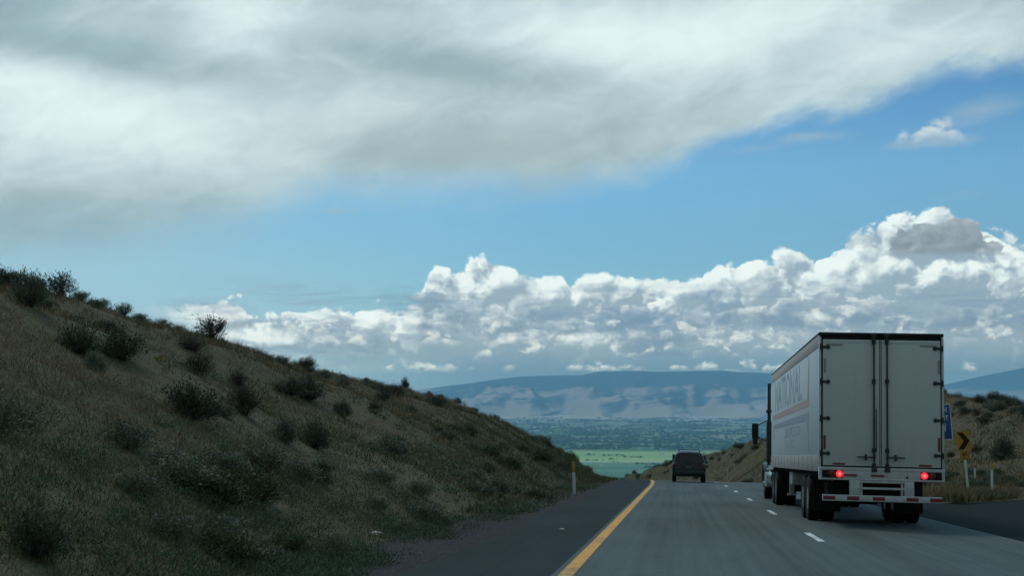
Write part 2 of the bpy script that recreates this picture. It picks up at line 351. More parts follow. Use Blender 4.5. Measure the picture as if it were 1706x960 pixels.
# ------------------------------------------------------------------ mesh helpers
def link(name, me, m=None, parent=None, **props):
    o = bpy.data.objects.new(name, me); C.objects.link(o)
    if m is not None and me is not None:
        for q in (m if isinstance(m, (list, tuple)) else [m]): me.materials.append(q)
    if parent is not None: o.parent = parent
    for k, v in props.items(): o[k] = v
    return o
def npmesh(name, V, Fq, smooth=False, mi=None, attr=None):
    """numpy vertices and equally-sized faces -> mesh"""
    V = np.asarray(V, np.float32); Fq = np.asarray(Fq, np.int32); k = Fq.shape[1]; me = bpy.data.meshes.new(name)
    me.vertices.add(len(V)); me.vertices.foreach_set('co', V.ravel())
    me.loops.add(Fq.size); me.loops.foreach_set('vertex_index', Fq.ravel())
    me.polygons.add(len(Fq)); me.polygons.foreach_set('loop_start', np.arange(0, Fq.size, k, dtype=np.int32)); me.polygons.foreach_set('loop_total', np.full(len(Fq), k, np.int32))
    if mi is not None: me.polygons.foreach_set('material_index', np.asarray(mi, np.int32))
    me.polygons.foreach_set('use_smooth', np.full(len(Fq), smooth))
    me.update(calc_edges=True)
    if attr is not None:
        a = me.attributes.new('tint', 'FLOAT', 'POINT'); a.data.foreach_set('value', np.asarray(attr, np.float32))
    return me
def gridmesh(name, xs, ys, zf, smooth=True):
    X, Y = np.meshgrid(xs, ys); Z = zf(X, Y); nx, ny = len(xs), len(ys)
    V = np.stack([X.ravel(), Y.ravel(), Z.ravel()], 1); i = np.arange(nx * ny).reshape(ny, nx)
    Fq = np.stack([i[:-1, :-1].ravel(), i[:-1, 1:].ravel(), i[1:, 1:].ravel(), i[1:, :-1].ravel()], 1)
    return npmesh(name, V, Fq, smooth)
def strip(name, us, ys, lift):              # sheet following the road
    ys = np.asarray(ys, float); V = []; nu = len(us)
    for y in ys:
        for u_ in us:
            uu = u_(y) if callable(u_) else u_
            V.append((uu + float(xoff(y)), y, float(zroad(y)) - CROSS * min(max(uu, -5), 16) + lift))
    i = np.arange(len(ys) * nu).reshape(len(ys), nu)
    Fq = np.stack([i[:-1, :-1].ravel(), i[:-1, 1:].ravel(), i[1:, 1:].ravel(), i[1:, :-1].ravel()], 1)
    return npmesh(name, V, Fq, True)
# ------------------------------------------------------------------ ground sheets
def hill_col(n, o, p):
    x, y, z = n.sep(o)
    a = n.noise(o, .16, 5, .6); b = n.noise(o, 1.1, 5, .65); c = n.noise(o, 9, 4, .7)
    soil = n.mix(n.lin(b, .3, .7), (.084, .064, .043), (.148, .113, .074))
    veg = n.mix(n.lin(c, .3, .7), (.074, .072, .040), (.125, .115, .066))
    k = n.add(a, n.mul(n.sub(b, .5), .6), n.mul(n.step(n.m('ABSOLUTE', n.add(x, 3)), 14, 4), .12))
    col = n.mix(n.step(k, .42, .60), soil, veg)
    bumpn(n, p, n.add(n.mul(b, 1.2), n.mul(c, .5)), .8, .25)
    return n.mix(n.mul(n.step(c, .62, .8), .35), col, (.20, .17, .125))
m_hill = mat('dry_hillside', hill_col, .95, .1)
xs = np.concatenate([np.arange(-240, -60, 6), np.arange(-60, -32, 1.2), np.arange(-32, -5, .45), np.arange(-5, 12, .5), np.arange(12, 45, .6), np.arange(45, 90, 2.0), np.arange(90, 261, 6)])
ys = np.concatenate([np.arange(-60, 0, 3), np.arange(0, 130, .6), np.arange(130, 300, 1.2), np.arange(300, 560, 6), np.arange(560, 1500, 40)])
link('ground', gridmesh('ground', xs, ys, ground), m_hill, kind='structure')
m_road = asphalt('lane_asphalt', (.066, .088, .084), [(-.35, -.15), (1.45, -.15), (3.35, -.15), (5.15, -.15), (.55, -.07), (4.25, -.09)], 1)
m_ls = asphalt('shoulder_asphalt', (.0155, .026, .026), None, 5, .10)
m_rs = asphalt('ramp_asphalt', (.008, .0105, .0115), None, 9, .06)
YR = np.concatenate([np.arange(-40, 60, 2.0), np.arange(60, 300, 3.0)])
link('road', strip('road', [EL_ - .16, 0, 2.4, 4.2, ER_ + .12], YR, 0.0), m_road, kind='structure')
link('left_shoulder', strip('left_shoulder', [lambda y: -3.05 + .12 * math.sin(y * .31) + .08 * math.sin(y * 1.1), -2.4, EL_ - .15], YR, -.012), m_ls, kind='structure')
def gravel_col(n, o, p):
    a = n.noise(o, 22, 4, .7); b = n.noise(o, .8, 4, .6); v = n.vor(o, 30, 'F1', 0, .5, out='Color')
    bumpn(n, p, a, .7, .03)
    c = n.mix(n.lin(a, .3, .7), (.012, .014, .015), (.030, .031, .031)); c = n.mix(n.step(n.sep(v)[0], .93, .98), c, (.10, .095, .085))
    return n.mix(n.mul(n.step(b, .52, .75), .5), c, (.045, .040, .030))
m_grav = mat('gravel', gravel_col, .95, .15)
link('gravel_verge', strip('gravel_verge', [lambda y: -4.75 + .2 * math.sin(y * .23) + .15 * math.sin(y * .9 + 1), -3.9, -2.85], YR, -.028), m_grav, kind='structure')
YP = np.concatenate([np.arange(-40, 82, 1.0)])
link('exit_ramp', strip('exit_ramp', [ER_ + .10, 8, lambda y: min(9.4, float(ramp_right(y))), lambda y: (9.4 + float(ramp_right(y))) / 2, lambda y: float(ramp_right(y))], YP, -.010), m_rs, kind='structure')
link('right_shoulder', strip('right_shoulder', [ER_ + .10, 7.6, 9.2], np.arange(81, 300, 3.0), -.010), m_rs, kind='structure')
# the grass gore lies on the ramp pavement as a low earth bank
def gore(X, Y):
    return X
yy = np.arange(53, 92, .4); uu = np.linspace(0, 1, 14); V = []
for y in yy:
    w0 = float(np.interp(y, [53, 58, 66, 74, 84, 92], [0.05, 2.2, 6.2, 12, 24, 30])); l = 9.3 + .25 * math.sin(y * 1.3) + .15 * math.sin(y * 3.1)
    for t in uu:
        u_ = l + w0 * t; x = u_ + float(xoff(y)); base = float(zroad(y)) - CROSS * min(max(u_, -5), 16)
        h = .22 * math.sin(math.pi * min(1, max(0, t))) ** .5 * min(1, (y - 53) / 5) + .06 * float(fbm(x / 1.3, y / 1.3, 2)) * (0 < t < 1)
        V.append((x, y, max(base - .06 + h, gz(x, y) - .3 if y > 86 else -99)))
i = np.arange(len(yy) * 14).reshape(len(yy), 14)
GORE = npmesh('gore', V, np.stack([i[:-1, :-1].ravel(), i[:-1, 1:].ravel(), i[1:, 1:].ravel(), i[1:, :-1].ravel()], 1), True)
link('verge', GORE, m_hill, kind='structure')
def paint(name, rgb, wear=.35):
    def f(n, o, p):
        v = n.noise(o, 14, 5, .7); w_ = n.noise(o, 1.2, 3, .5); k = n.step(n.add(v, n.mul(n.sub(w_, .5), .6)), .42 + .2 * (1 - wear), .30)
        return n.mix(n.mul(k, .7), tuple(rgb), (.09, .10, .10))
    return mat(name, f, .75, .3)
m_yel = paint('yellow_paint', (.62, .30, .045), .5); m_wht = paint('white_paint', (.62, .66, .66), .3)
link('yellow_edge_line', strip('yellow_edge_line', [EL_ - .085, EL_ + .085], YR, .005), m_yel, kind='structure')
link('white_edge_line', strip('white_edge_line', [ER_ - .02, ER_ + .05], YR, .005), paint('worn_white_paint', (.085, .098, .098), .1), kind='structure')
yd0 = 26.0
for k in range(-2, 12):
    y0 = yd0 + 12.19 * k
    link('lane_dash', strip('lane_dash', [2.43 - .06, 2.43 + .06], np.arange(y0, y0 + 3.06, .5), .005), m_wht, kind='structure')
link('ramp_edge_line', strip('ramp_edge_line', [lambda y: float(ramp_right(y)) - .75, lambda y: float(ramp_right(y)) - .6], np.arange(40, 80, .8), -.004), m_wht, kind='structure')
# ------------------------------------------------------------------ valley and mountains
VZ = EYE - 300.0
def valley_col(n, o, p):
    x, y, z = n.sep(o)
    q = n.xyz(n.mul(x, 1 / 420), n.mul(y, 1 / 620), 0)
    f = n.vor(q, 1.0, 'F1', 0, .5, out='Color', dim='2D', rand=.75); r, g, b = n.sep(f)
    col = n.ramp(r, [(0, (.030, .075, .030)), (.25, (.055, .125, .045)), (.5, (.085, .16, .055)), (.7, (.16, .19, .08)), (.85, (.26, .22, .13)), (1, (.045, .095, .04))])
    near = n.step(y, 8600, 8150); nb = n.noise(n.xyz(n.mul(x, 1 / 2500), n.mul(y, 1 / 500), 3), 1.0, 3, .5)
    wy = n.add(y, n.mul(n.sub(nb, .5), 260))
    sunlit_strip = n.mix(n.step(wy, 7040, 7090), n.mix(n.step(nb, .40, .62), (.060, .165, .085), (.115, .235, .115)), n.mix(n.step(nb, .35, .6), (.19, .36, .10), (.34, .46, .14)))  # crop greens brightened where sun falls on the fields, painted into the colour
    sunlit_strip = n.mix(n.mul(n.step(wy, 6900, 6960), n.step(wy, 7090, 7030)), sunlit_strip, (.42, .44, .30))
    col = n.mix(n.mul(near, .9), col, sunlit_strip)
    farn = n.step(n.add(y, n.mul(n.sub(n.noise(n.xyz(n.mul(x, 1 / 6000), n.mul(y, 1 / 2000), 9), 1.0, 4), .5), 9000)), 16500, 21000)
    return n.mix(farn, col, (.46, .36, .26))
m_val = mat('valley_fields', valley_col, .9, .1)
gx = np.concatenate([np.linspace(-30000, 30000, 61)]); gy = np.concatenate([np.linspace(900, 42000, 43)])
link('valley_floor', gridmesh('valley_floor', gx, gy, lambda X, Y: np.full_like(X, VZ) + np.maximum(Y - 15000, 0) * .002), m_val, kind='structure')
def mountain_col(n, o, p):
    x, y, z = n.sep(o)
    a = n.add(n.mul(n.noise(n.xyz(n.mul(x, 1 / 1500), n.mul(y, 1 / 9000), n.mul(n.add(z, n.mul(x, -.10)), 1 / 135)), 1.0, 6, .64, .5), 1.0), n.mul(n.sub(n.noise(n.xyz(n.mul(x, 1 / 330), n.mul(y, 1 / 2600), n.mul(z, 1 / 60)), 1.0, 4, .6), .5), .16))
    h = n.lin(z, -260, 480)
    sunlit_tan = n.mix(n.noise(o, .002, 4, .6), (.50, .33, .24), (.66, .48, .34))
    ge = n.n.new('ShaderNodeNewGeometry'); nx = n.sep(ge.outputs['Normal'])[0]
    k = n.step(n.add(a, n.mul(nx, -.20), n.mul(n.step(h, .50, .82), -.45), n.mul(n.step(h, .22, .05), .13)), .40, .62)  # slopes turned to the sun side take more of the tan
    return n.mix(n.mul(k, .8), (.022, .034, .042), sunlit_tan)  # dry grass against dark forest, with sun patches and cloud shadow painted in
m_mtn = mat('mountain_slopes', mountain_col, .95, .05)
def ridge_profile(pts, dist):
    a, e = zip(*[azel(*q) for q in pts]); return np.array(a), np.array(e)
def mountains(name, pts, d0, d1, m, seed, amp):
    A, E = ridge_profile(pts, d1)
    az = np.linspace(-26, 26, 420); rr = np.linspace(0, 1.25, 70)
    AA, RR = np.meshgrid(az, rr); D = d0 + (d1 - d0) * RR
    th = np.radians(AA) - YAW; X = D * np.sin(th); Y = D * np.cos(th)
    top = EYE + D * np.tan(np.radians(np.interp(AA, A, E))); top = EYE + d1 * np.tan(np.radians(np.interp(AA, A, E)))
    base = VZ + np.maximum(Y - 15000, 0) * .002 - 30
    t = np.clip(RR, 0, 1); pro = t ** 1.15
    rid = (1 - np.abs(fbm(X / 1050 + seed + Y / 9000, Y / 3600, 5)) * 2.2); nz = (rid - .75) * amp * np.sin(np.pi * np.clip(RR, 0, 1)) ** .8
    Z = base + (top - base) * pro + nz - np.maximum(RR - 1, 0) * 900
    nr, nc = AA.shape; i = np.arange(nr * nc).reshape(nr, nc); V = np.stack([X.ravel(), Y.ravel(), Z.ravel()], 1)
    me = npmesh(name, V, np.stack([i[:-1, :-1].ravel(), i[:-1, 1:].ravel(), i[1:, 1:].ravel(), i[1:, :-1].ravel()], 1), True)
    link(name, me, m, kind='structure')
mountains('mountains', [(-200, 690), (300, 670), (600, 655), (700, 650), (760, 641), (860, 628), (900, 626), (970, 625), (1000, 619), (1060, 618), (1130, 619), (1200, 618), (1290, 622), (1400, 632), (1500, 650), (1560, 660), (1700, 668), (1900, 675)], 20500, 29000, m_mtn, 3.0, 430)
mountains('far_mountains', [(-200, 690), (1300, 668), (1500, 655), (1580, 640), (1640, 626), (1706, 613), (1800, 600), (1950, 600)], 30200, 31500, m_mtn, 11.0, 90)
# haze
def haze():
    bm = bmesh.new(); bmesh.ops.create_cube(bm, size=1)
    for v in bm.verts: v.co = Vector((v.co.x * 64000, 0 + (21500 + v.co.y * 47000), (VZ - 160 + HAZE_TOP) / 2 + v.co.z * (HAZE_TOP - VZ + 160)))
    me = bpy.data.meshes.new('haze'); bm.to_mesh(me); bm.free()
    m = bpy.data.materials.new('haze'); m.use_nodes = True; t = m.node_tree; t.nodes.clear()
    o = t.nodes.new('ShaderNodeOutputMaterial'); v = t.nodes.new('ShaderNodeVolumePrincipled')
    v.inputs['Color'].default_value = HAZE_COL; v.inputs['Density'].default_value = HAZE_D; v.inputs['Anisotropy'].default_value = .2
    t.links.new(v.outputs[0], o.inputs['Volume'])
    link('haze', me, m, kind='stuff')
HAZE_COL = (.36, .72, 1.0, 1)
haze()
# ------------------------------------------------------------------ solid-part helpers
def box(bm, x0, x1, y0, y1, z0, z1, bev=0.0, seg_=2):
    r = bmesh.ops.create_cube(bm, size=1)
    vs = r['verts']
    for v in vs: v.co = Vector((x0 + (v.co.x + .5) * (x1 - x0), y0 + (v.co.y + .5) * (y1 - y0), z0 + (v.co.z + .5) * (z1 - z0)))
    if bev: bmesh.ops.bevel(bm, geom=list({e for v in vs for e in v.link_edges}), offset=bev, segments=seg_, affect='EDGES', profile=.5)
    return bm
def cyl(bm, p0, p1, r, n=14, r2=None):
    p0, p1 = Vector(p0), Vector(p1); d = p1 - p0; q = d.to_track_quat('Z', 'Y').to_matrix().to_4x4()
    bmesh.ops.create_cone(bm, cap_ends=True, segments=n, radius1=r, radius2=r if r2 is None else r2, depth=d.length, matrix=Matrix.Translation((p0 + p1) / 2) @ q)
    return bm
def lathe(bm, prof, n=40, axis='x'):        # prof: (radius, position along the axis)
    rings = []
    for r, h in prof:
        rings.append([bm.verts.new((h, r * math.cos(2 * math.pi * k / n), r * math.sin(2 * math.pi * k / n))) for k in range(n)])
    for a, b in zip(rings, rings[1:]):
        for k in range(n): bm.faces.new((a[k], a[(k + 1) % n], b[(k + 1) % n], b[k]))
    for rg in (rings[0], rings[-1]): bm.faces.new(rg)
    return bm
def prism(bm, pts, a0, a1, axis='x'):       # outline in the other two coordinates, extruded along the axis
    f = {'x': lambda a, p: (a, p[0], p[1]), 'y': lambda a, p: (p[0], a, p[1]), 'z': lambda a, p: (p[0], p[1], a)}[axis]
    A_ = [bm.verts.new(f(a0, p)) for p in pts]; B_ = [bm.verts.new(f(a1, p)) for p in pts]; k = len(pts)
    for i in range(k): bm.faces.new((A_[i], A_[(i + 1) % k], B_[(i + 1) % k], B_[i]))
    bm.faces.new(A_); bm.faces.new(B_[::-1]); return bm
def done(name, bm, m, parent=None, smooth=35, loc=None, **props):
    bmesh.ops.recalc_face_normals(bm, faces=bm.faces[:])
    me = bpy.data.meshes.new(name); bm.to_mesh(me); bm.free()
    if smooth:
        me.polygons.foreach_set('use_smooth', [True] * len(me.polygons)); me.set_sharp_from_angle(angle=R(smooth))
    o = link(name, me, m, parent, **props)
    if loc is not None: o.location = loc
    return o
B = bmesh.new
def empty(name, loc, rot=(0, 0, 0), **props):
    o = bpy.data.objects.new(name, None); C.objects.link(o); o.location = loc; o.rotation_euler = rot; o.empty_display_size = .2
    for k, v in props.items(): o[k] = v
    return o
def letters(name, s, h, m, parent, origin, ex, ey, width=None, bold=0.0, shear=0.0, align='LEFT', depth=.002, **props):
    cu = bpy.data.curves.new('text', 'FONT'); cu.body = s; cu.size = 1; cu.extrude = .001; cu.offset = bold; cu.shear = shear; cu.resolution_u = 3
    t = bpy.data.objects.new('text', cu); C.objects.link(t); dg = bpy.context.evaluated_depsgraph_get()
    me = bpy.data.meshes.new_from_object(t.evaluated_get(dg)); bpy.data.objects.remove(t); bpy.data.curves.remove(cu)
    co_ = np.empty(len(me.vertices) * 3); me.vertices.foreach_get('co', co_); co_ = co_.reshape(-1, 3)
    lo, hi = co_.min(0), co_.max(0); co_[:, 0] -= lo[0]; co_[:, 1] -= lo[1]; w, hh = hi[0] - lo[0], hi[1] - lo[1]
    sy = h / hh; sx = sy if width is None else width / w
    if align == 'RIGHT': co_[:, 0] -= w
    if align == 'CENTER': co_[:, 0] -= w / 2
    ex, ey = Vector(ex), Vector(ey); ez = ex.cross(ey); out_ = []
    for c in co_: out_.append(Vector(origin) + ex * (c[0] * sx) + ey * (c[1] * sy) + ez * (depth if c[2] > 0 else 0))
    me.vertices.foreach_set('co', np.array(out_, np.float32).ravel()); me.update(); me.name = name
    return link(name, me, m, parent, **props)
# ------------------------------------------------------------------ paints
def white_panel(n, o, p):
    x, y, z = n.sep(o)
    st = n.noise(n.xyz(n.mul(x, 6), n.mul(y, 6), n.mul(z, .35)), 1.0, 5, .65); b = n.noise(o, .9, 4, .6)
    seam = n.step(n.m('ABSOLUTE', n.sub(n.m('FRACT', n.mul(y, 1 / 1.22)), .5)), .488, .498)
    dirt = n.add(n.mul(n.step(st, .45, .8), .5), n.mul(n.step(z, 1.9, 1.1), .45), n.mul(n.step(b, .5, .75), .3))
    bumpn(n, p, n.add(n.mul(seam, -1.0), n.mul(b, .6)), .25, .01)
    n.put(p.inputs['Roughness'], n.lin(st, .3, .7, .34, .5))
    return n.mix(n.mul(dirt, .42), (.50, .60, .62), (.34, .38, .37))
m_side = mat('trailer_white', white_panel, .4, .4)
def door_paint(n, o, p):
    x, y, z = n.sep(o)
    st = n.noise(n.xyz(n.mul(x, 5), 0, n.mul(z, .4)), 1.0, 5, .65); b = n.noise(o, 1.4, 5, .6); sp = n.noise(o, 25, 3, .6)
    dirt = n.add(n.mul(n.step(st, .45, .8), .4), n.mul(n.step(n.add(z, n.mul(b, .5)), 1.9, 1.15), .7), n.mul(n.step(b, .5, .8), .25), n.mul(n.step(sp, .66, .72), n.step(z, 2.0, 1.2)))
    return n.mix(n.mul(dirt, .4), (.62, .68, .66), (.38, .40, .37))
m_door = mat('door_white', door_paint, .5, .35)
m_rail = plain('rail_grey', (.36, .36, .34), .5, .4, .15)
m_band = plain('band_grey', (.42, .41, .37), .55, .35, .12)
m_frame = plain('frame_white', (.58, .61, .61), .5, .4, .14, 9)
m_black = plain('black_steel', (.012, .013, .014), .6, .35, .3)
m_gask = plain('gasket_black', (.010, .012, .014), .7, .3, .2)
m_rub = plain('tyre_rubber', (.014, .014, .014), .85, .25, .3, 18)
m_alu = plain('wheel_metal', (.42, .43, .43), .38, .5, .15, 12, .8)
m_rodm = plain('galvanised_dark', (.035, .045, .045), .5, .4, .25, 14)
m_red = plain('reflector_red', (.22, .035, .04), .4, .5, .15, 20)
m_reddk = plain('lamp_red', (.16, .016, .02), .3, .5, .1)
m_blue = plain('letter_blue', (.32, .41, .46), .5, .4, .25, 3)
m_pink = plain('stripe_red', (.49, .34, .35), .5, .4, .2, 3)
m_slate = plain('stripe_blue', (.29, .35, .41), .5, .4, .2, 3)
m_grey = plain('small_letter_grey', (.36, .39, .39), .5, .4, .2, 5)
m_flap = plain('mud_flap', (.10, .10, .10), .8, .2, .5, 9)
m_cab = plain('cab_white', (.58, .61, .62), .3, .5, .06); m_cabd = plain('cab_slate', (.055, .066, .072), .35, .5, .12)
m_chr = plain('chrome', (.55, .57, .58), .18, .5, .06, 8, 1.0)
m_glass = plain('dark_glass', (.012, .016, .018), .08, .6, .05)
def lamp_on(n, o, p):
    p.inputs['Emission Color'].default_value = (1.0, .035, .045, 1); p.inputs['Emission Strength'].default_value = .9
    x, y, z = n.sep(o); return (.35, .01, .015)
m_lit = mat('lamp_lit', lamp_on, .3, .5)
def lamp_core(n, o, p):
    p.inputs['Emission Color'].default_value = (1.0, .16, .17, 1); p.inputs['Emission Strength'].default_value = 1.3
    return (.6, .05, .05)
m_core = mat('lamp_core', lamp_core, .3, .5)
# ------------------------------------------------------------------ the truck
TY = 32.05; TX = 4.235
tz = float(zroad(TY)) - CROSS * TX
T = empty('semi_truck', (TX, TY, tz), (-math.atan(.04), math.atan(CROSS), 0), label='white semi-trailer truck with closed rear doors and two lit red lamps', category='truck')
bm = B(); box(bm, -1.288, 1.288, .07, 16.15, 1.17, 4.09, .02); done('trailer_body', bm, m_side, T)
for s in (-1, 1):
    bm = B(); box(bm, min(s * 1.276, s * 1.30), max(s * 1.276, s * 1.30), .13, 16.16, 4.07, 4.112, .006); done('roof_rail', bm, m_black, T)
for s in (-1, 1):
    bm = B(); box(bm, min(s * 1.28, s * 1.294), max(s * 1.28, s * 1.294), .13, 16.15, 3.80, 4.068, .004); done('upper_band', bm, m_band, T)
for s in (-1, 1):
    bm = B(); box(bm, min(s * 1.275, s * 1.298), max(s * 1.275, s * 1.298), .15, 16.15, 1.15, 1.50, .006)
    for k in range(13): box(bm, min(s * 1.296, s * 1.304), max(s * 1.296, s * 1.304), .4 + k * 1.22, .47 + k * 1.22, 1.16, 1.5, .002)
    done('side_rail', bm, m_rail, T)
# rear frame: posts, header, sill
for s in (-1, 1):
    bm = B(); box(bm, min(s * 1.252, s * 1.297), max(s * 1.252, s * 1.297), 0, .10, 1.256, 4.02, .008); done('rear_post', bm, m_frame, T)
bm = B(); box(bm, -1.297, 1.297, .0, .12, 4.045, 4.116, .008); box(bm, -1.25, 1.25, .035, .075, 3.985, 4.046, .004); done('rear_header', bm, m_black, T)
bm = B(); box(bm, -1.297, 1.297, -.02, .14, .985, 1.255, .012); box(bm, -1.285, 1.285, -.032, -.018, 1.20, 1.24, .004); box(bm, -1.285, 1.285, -.030, -.018, .99, 1.02, .004); done('rear_sill', bm, m_frame, T)
bm = B(); box(bm, -1.25, 1.25, .055, .075, 1.255, 3.99); done('door_gasket', bm, m_gask, T)
def door(s):
    a, b = (-1.215, -.042) if s < 0 else (.012, 1.225)
    bm = B(); box(bm, a, b, .012, .054, 1.285, 3.965, .008)
    box(bm, a + .015, b - .015, .006, .013, 3.90, 3.93, .002)
    d = done('door', bm, m_door, T)
    e = a if s < 0 else b
    for z in (1.54, 2.28, 3.06, 3.80):
        bm = B(); box(bm, min(e - s * .15, e + s * .06), max(e - s * .15, e + s * .06), -.006, .011, z - .028, z + .028, .006)
        cyl(bm, (e + s * .045, -.004, z - .065), (e + s * .045, -.004, z + .065), .020, 10); box(bm, min(e - s * .13, e - s * .08), max(e - s * .13, e - s * .08), -.014, -.004, z - .045, z + .045, .004)
        done('hinge', bm, m_rodm, d)
    x = -.155 if s < 0 else .118
    bm = B(); cyl(bm, (x, -.035, 1.19), (x, -.035, 4.03), .019, 12)
    for z in (1.30, 1.62, 3.08, 3.92, 4.0):
        box(bm, x - .042, x + .042, -.02, .012, z - .045, z + .045, .008); cyl(bm, (x, -.035, z - .05), (x, -.035, z + .05), .036, 12)
    box(bm, x - .055, x + .055, -.06, -.02, 1.17, 1.255, .008); box(bm, x - .055, x + .055, -.06, -.02, 4.03, 4.09, .006)
    done('lock_rod', bm, m_rodm, d)
    bm = B(); hx = x + s * .36
    box(bm, min(x, hx), max(x, hx), -.062, -.045, 1.463, 1.492, .006); box(bm, x + s * .17 - .02, x + s * .17 + .02, -.052, .012, 1.41, 1.54, .008); cyl(bm, (x, -.053, 1.44), (x, -.053, 1.52), .03, 10)
    done('handle', bm, m_rodm, d)
    bm = B()
    for q in ((a + .2, 1.30),) if s < 0 else ((b - .45, 1.30),): box(bm, q[0], q[0] + .26, .006, .0115, q[1], q[1] + .045)
    done('reflector_tape', bm, m_red, d); bm = B()
    ex = a + .01 if s < 0 else b - .06
    box(bm, ex, ex + .05, .006, .0115, 1.62, 1.92)
    done('reflector_tape', bm, m_red, d)
    bm = B(); box(bm, ex + .01, ex + .055, .007, .0112, 3.25, 3.55); done('sticker', bm, m_rail, d); bm = B(); box(bm, a + .06 if s < 0 else b - .42, a + .42 if s < 0 else b - .06, .007, .0112, 3.83, 3.87); done('sticker', bm, m_rail, d)
    if s < 0:
        bm = B(); cyl(bm, (-.10, -.012, 1.6), (-.10, -.012, 2.5), .009, 8); done('hold_back_chain', bm, m_rodm, d)
door(-1); door(1)
bm = B(); box(bm, -.040, .010, .02, .052, 1.28, 3.97, .004); done('door_seal', bm, m_frame, T)
for x in (-.034, -.004):
    bm = B(); box(bm, x, x + .008, .012, .021, 1.28, 3.97); done('door_gap', bm, m_gask, T)
# lamps on the sill
for s in (-1, 1):
    bm = B(); x0 = s * 1.235; x1 = s * .80; box(bm, min(x0, x1), max(x0, x1), -.036, -.022, 1.03, 1.19, .006); done('lamp_panel', bm, m_black, T)
    for x, z, mm, nm in ((s * .875, 1.112, m_lit, 'lit_tail_lamp'), (s * 1.035, 1.112, m_reddk, 'tail_lamp')):
        bm = B(); prof = [(.076, -.0), (.076, -.014), (.066, -.026), (.03, -.032)]
        lathe(bm, prof, 24); bmesh.ops.rotate(bm, verts=bm.verts, cent=(0, 0, 0), matrix=Matrix.Rotation(R(90), 3, 'Z'))
        for v in bm.verts: v.co += Vector((x, -.034, z))
        l = done(nm, bm, mm, T, 50)
        if mm is m_lit:
            bm = B(); prof = [(.036, 0), (.034, -.006), (.012, -.010)]; lathe(bm, prof, 20); bmesh.ops.rotate(bm, verts=bm.verts, cent=(0, 0, 0), matrix=Matrix.Rotation(R(90), 3, 'Z'))
            for v in bm.verts: v.co += Vector((x, -.064, z))
            done('bulb', bm, m_core, l, 50)
    bm = B(); cyl(bm, (s * 1.17, -.034, 1.112), (s * 1.17, -.052, 1.112), .05, 18); done('clearance_lamp', bm, m_gask, T)
    bm = B(); cyl(bm, (s * 1.02, -.01, .975), (s * 1.02, -.01, .945), .02, 10); done('marker_lamp', bm, m_red, T)
for x in (-.78, -.22):
    bm = B(); box(bm, x, x + .27, -.0355, -.031, 1.07, 1.112); done('sill_tape', bm, m_red, T)
bm = B(); cyl(bm, (.52, -.02, 1.07), (.52, -.036, 1.07), .022, 12); done('dock_bumper', bm, m_gask, T)
# rear impact guard
bm = B(); box(bm, -1.225, 1.235, -.06, .04, .545, .675, .012)
g = done('rear_bumper', bm, m_frame, T)
for x in (-1.215, -.72, -.19, .50, .985):
    bm = B(); box(bm, x, x + .25, -.066, -.0605, .572, .65, .001); done('red_stripe', bm, m_red, g)
bm = B(); box(bm, -.665, -.455, -.04, .06, .675, .985, .01); done('guard_post', bm, m_frame, T); bm = B(); box(bm, .465, .665, -.04, .06, .675, .985, .01); done('guard_post', bm, m_frame, T)
bm = B(); box(bm, -.455, .465, -.03, .02, .800, .845, .006); box(bm, -.455, .465, -.02, .05, .935, .985, .006)
for x in (-.44, .40): box(bm, x, x + .045, 0, .08, .676, .934, .004)
done('guard_crossbar', bm, m_frame, T)
# underside
bm = B()
for s in (-1, 1): box(bm, s * .48 - .05, s * .48 + .05, .3, 6.4, .82, 1.15, .01)
for y in np.arange(.5, 15.9, .61): box(bm, -1.25, 1.25, y, y + .05, 1.06, 1.16)
box(bm, -.9, .9, 2.2, 5.4, .78, .9, .02); box(bm, -1.0, 1.0, 1.2, 1.25, .66, 1.1)
done('chassis', bm, m_black, T)
for y in (3.35, 4.65):
    bm = B(); cyl(bm, (-.95, y, .51), (.95, y, .51), .075, 14); cyl(bm, (-.35, y, .51), (.35, y, .51), .11, 14)
    for s in (-1, 1): box(bm, s * .5 - .06, s * .5 + .06, y - .55, y + .3, .6, .78, .02)
    done('axle', bm, m_black, T)
for s in (-1, 1):
    bm = B(); box(bm, min(s * .60, s * 1.22), max(s * .60, s * 1.22), 2.35, 2.37, .24, 1.0, .006); fl = done('mud_flap', bm, m_rub, T)
    if s < 0:
        bm = B(); box(bm, -.97, -.70, 2.335, 2.348, .62, .90, .003); done('flap_panel', bm, m_flap, fl)
bm = B()
for s in (-1, 1):
    box(bm, s * .95 - .07, s * .95 + .07, 12.0, 12.14, .42, 1.15, .012); box(bm, s * .95 - .13, s * .95 + .13, 11.95, 12.19, .36, .41, .01)
cyl(bm, (-.95, 12.07, .9), (.95, 12.07, .9), .035, 10)
done('landing_gear', bm, m_rail, T)
bm = B(); box(bm, -1.2, -.75, 8.6, 9.5, .72, 1.12, .03); done('toolbox', bm, m_rail, T)
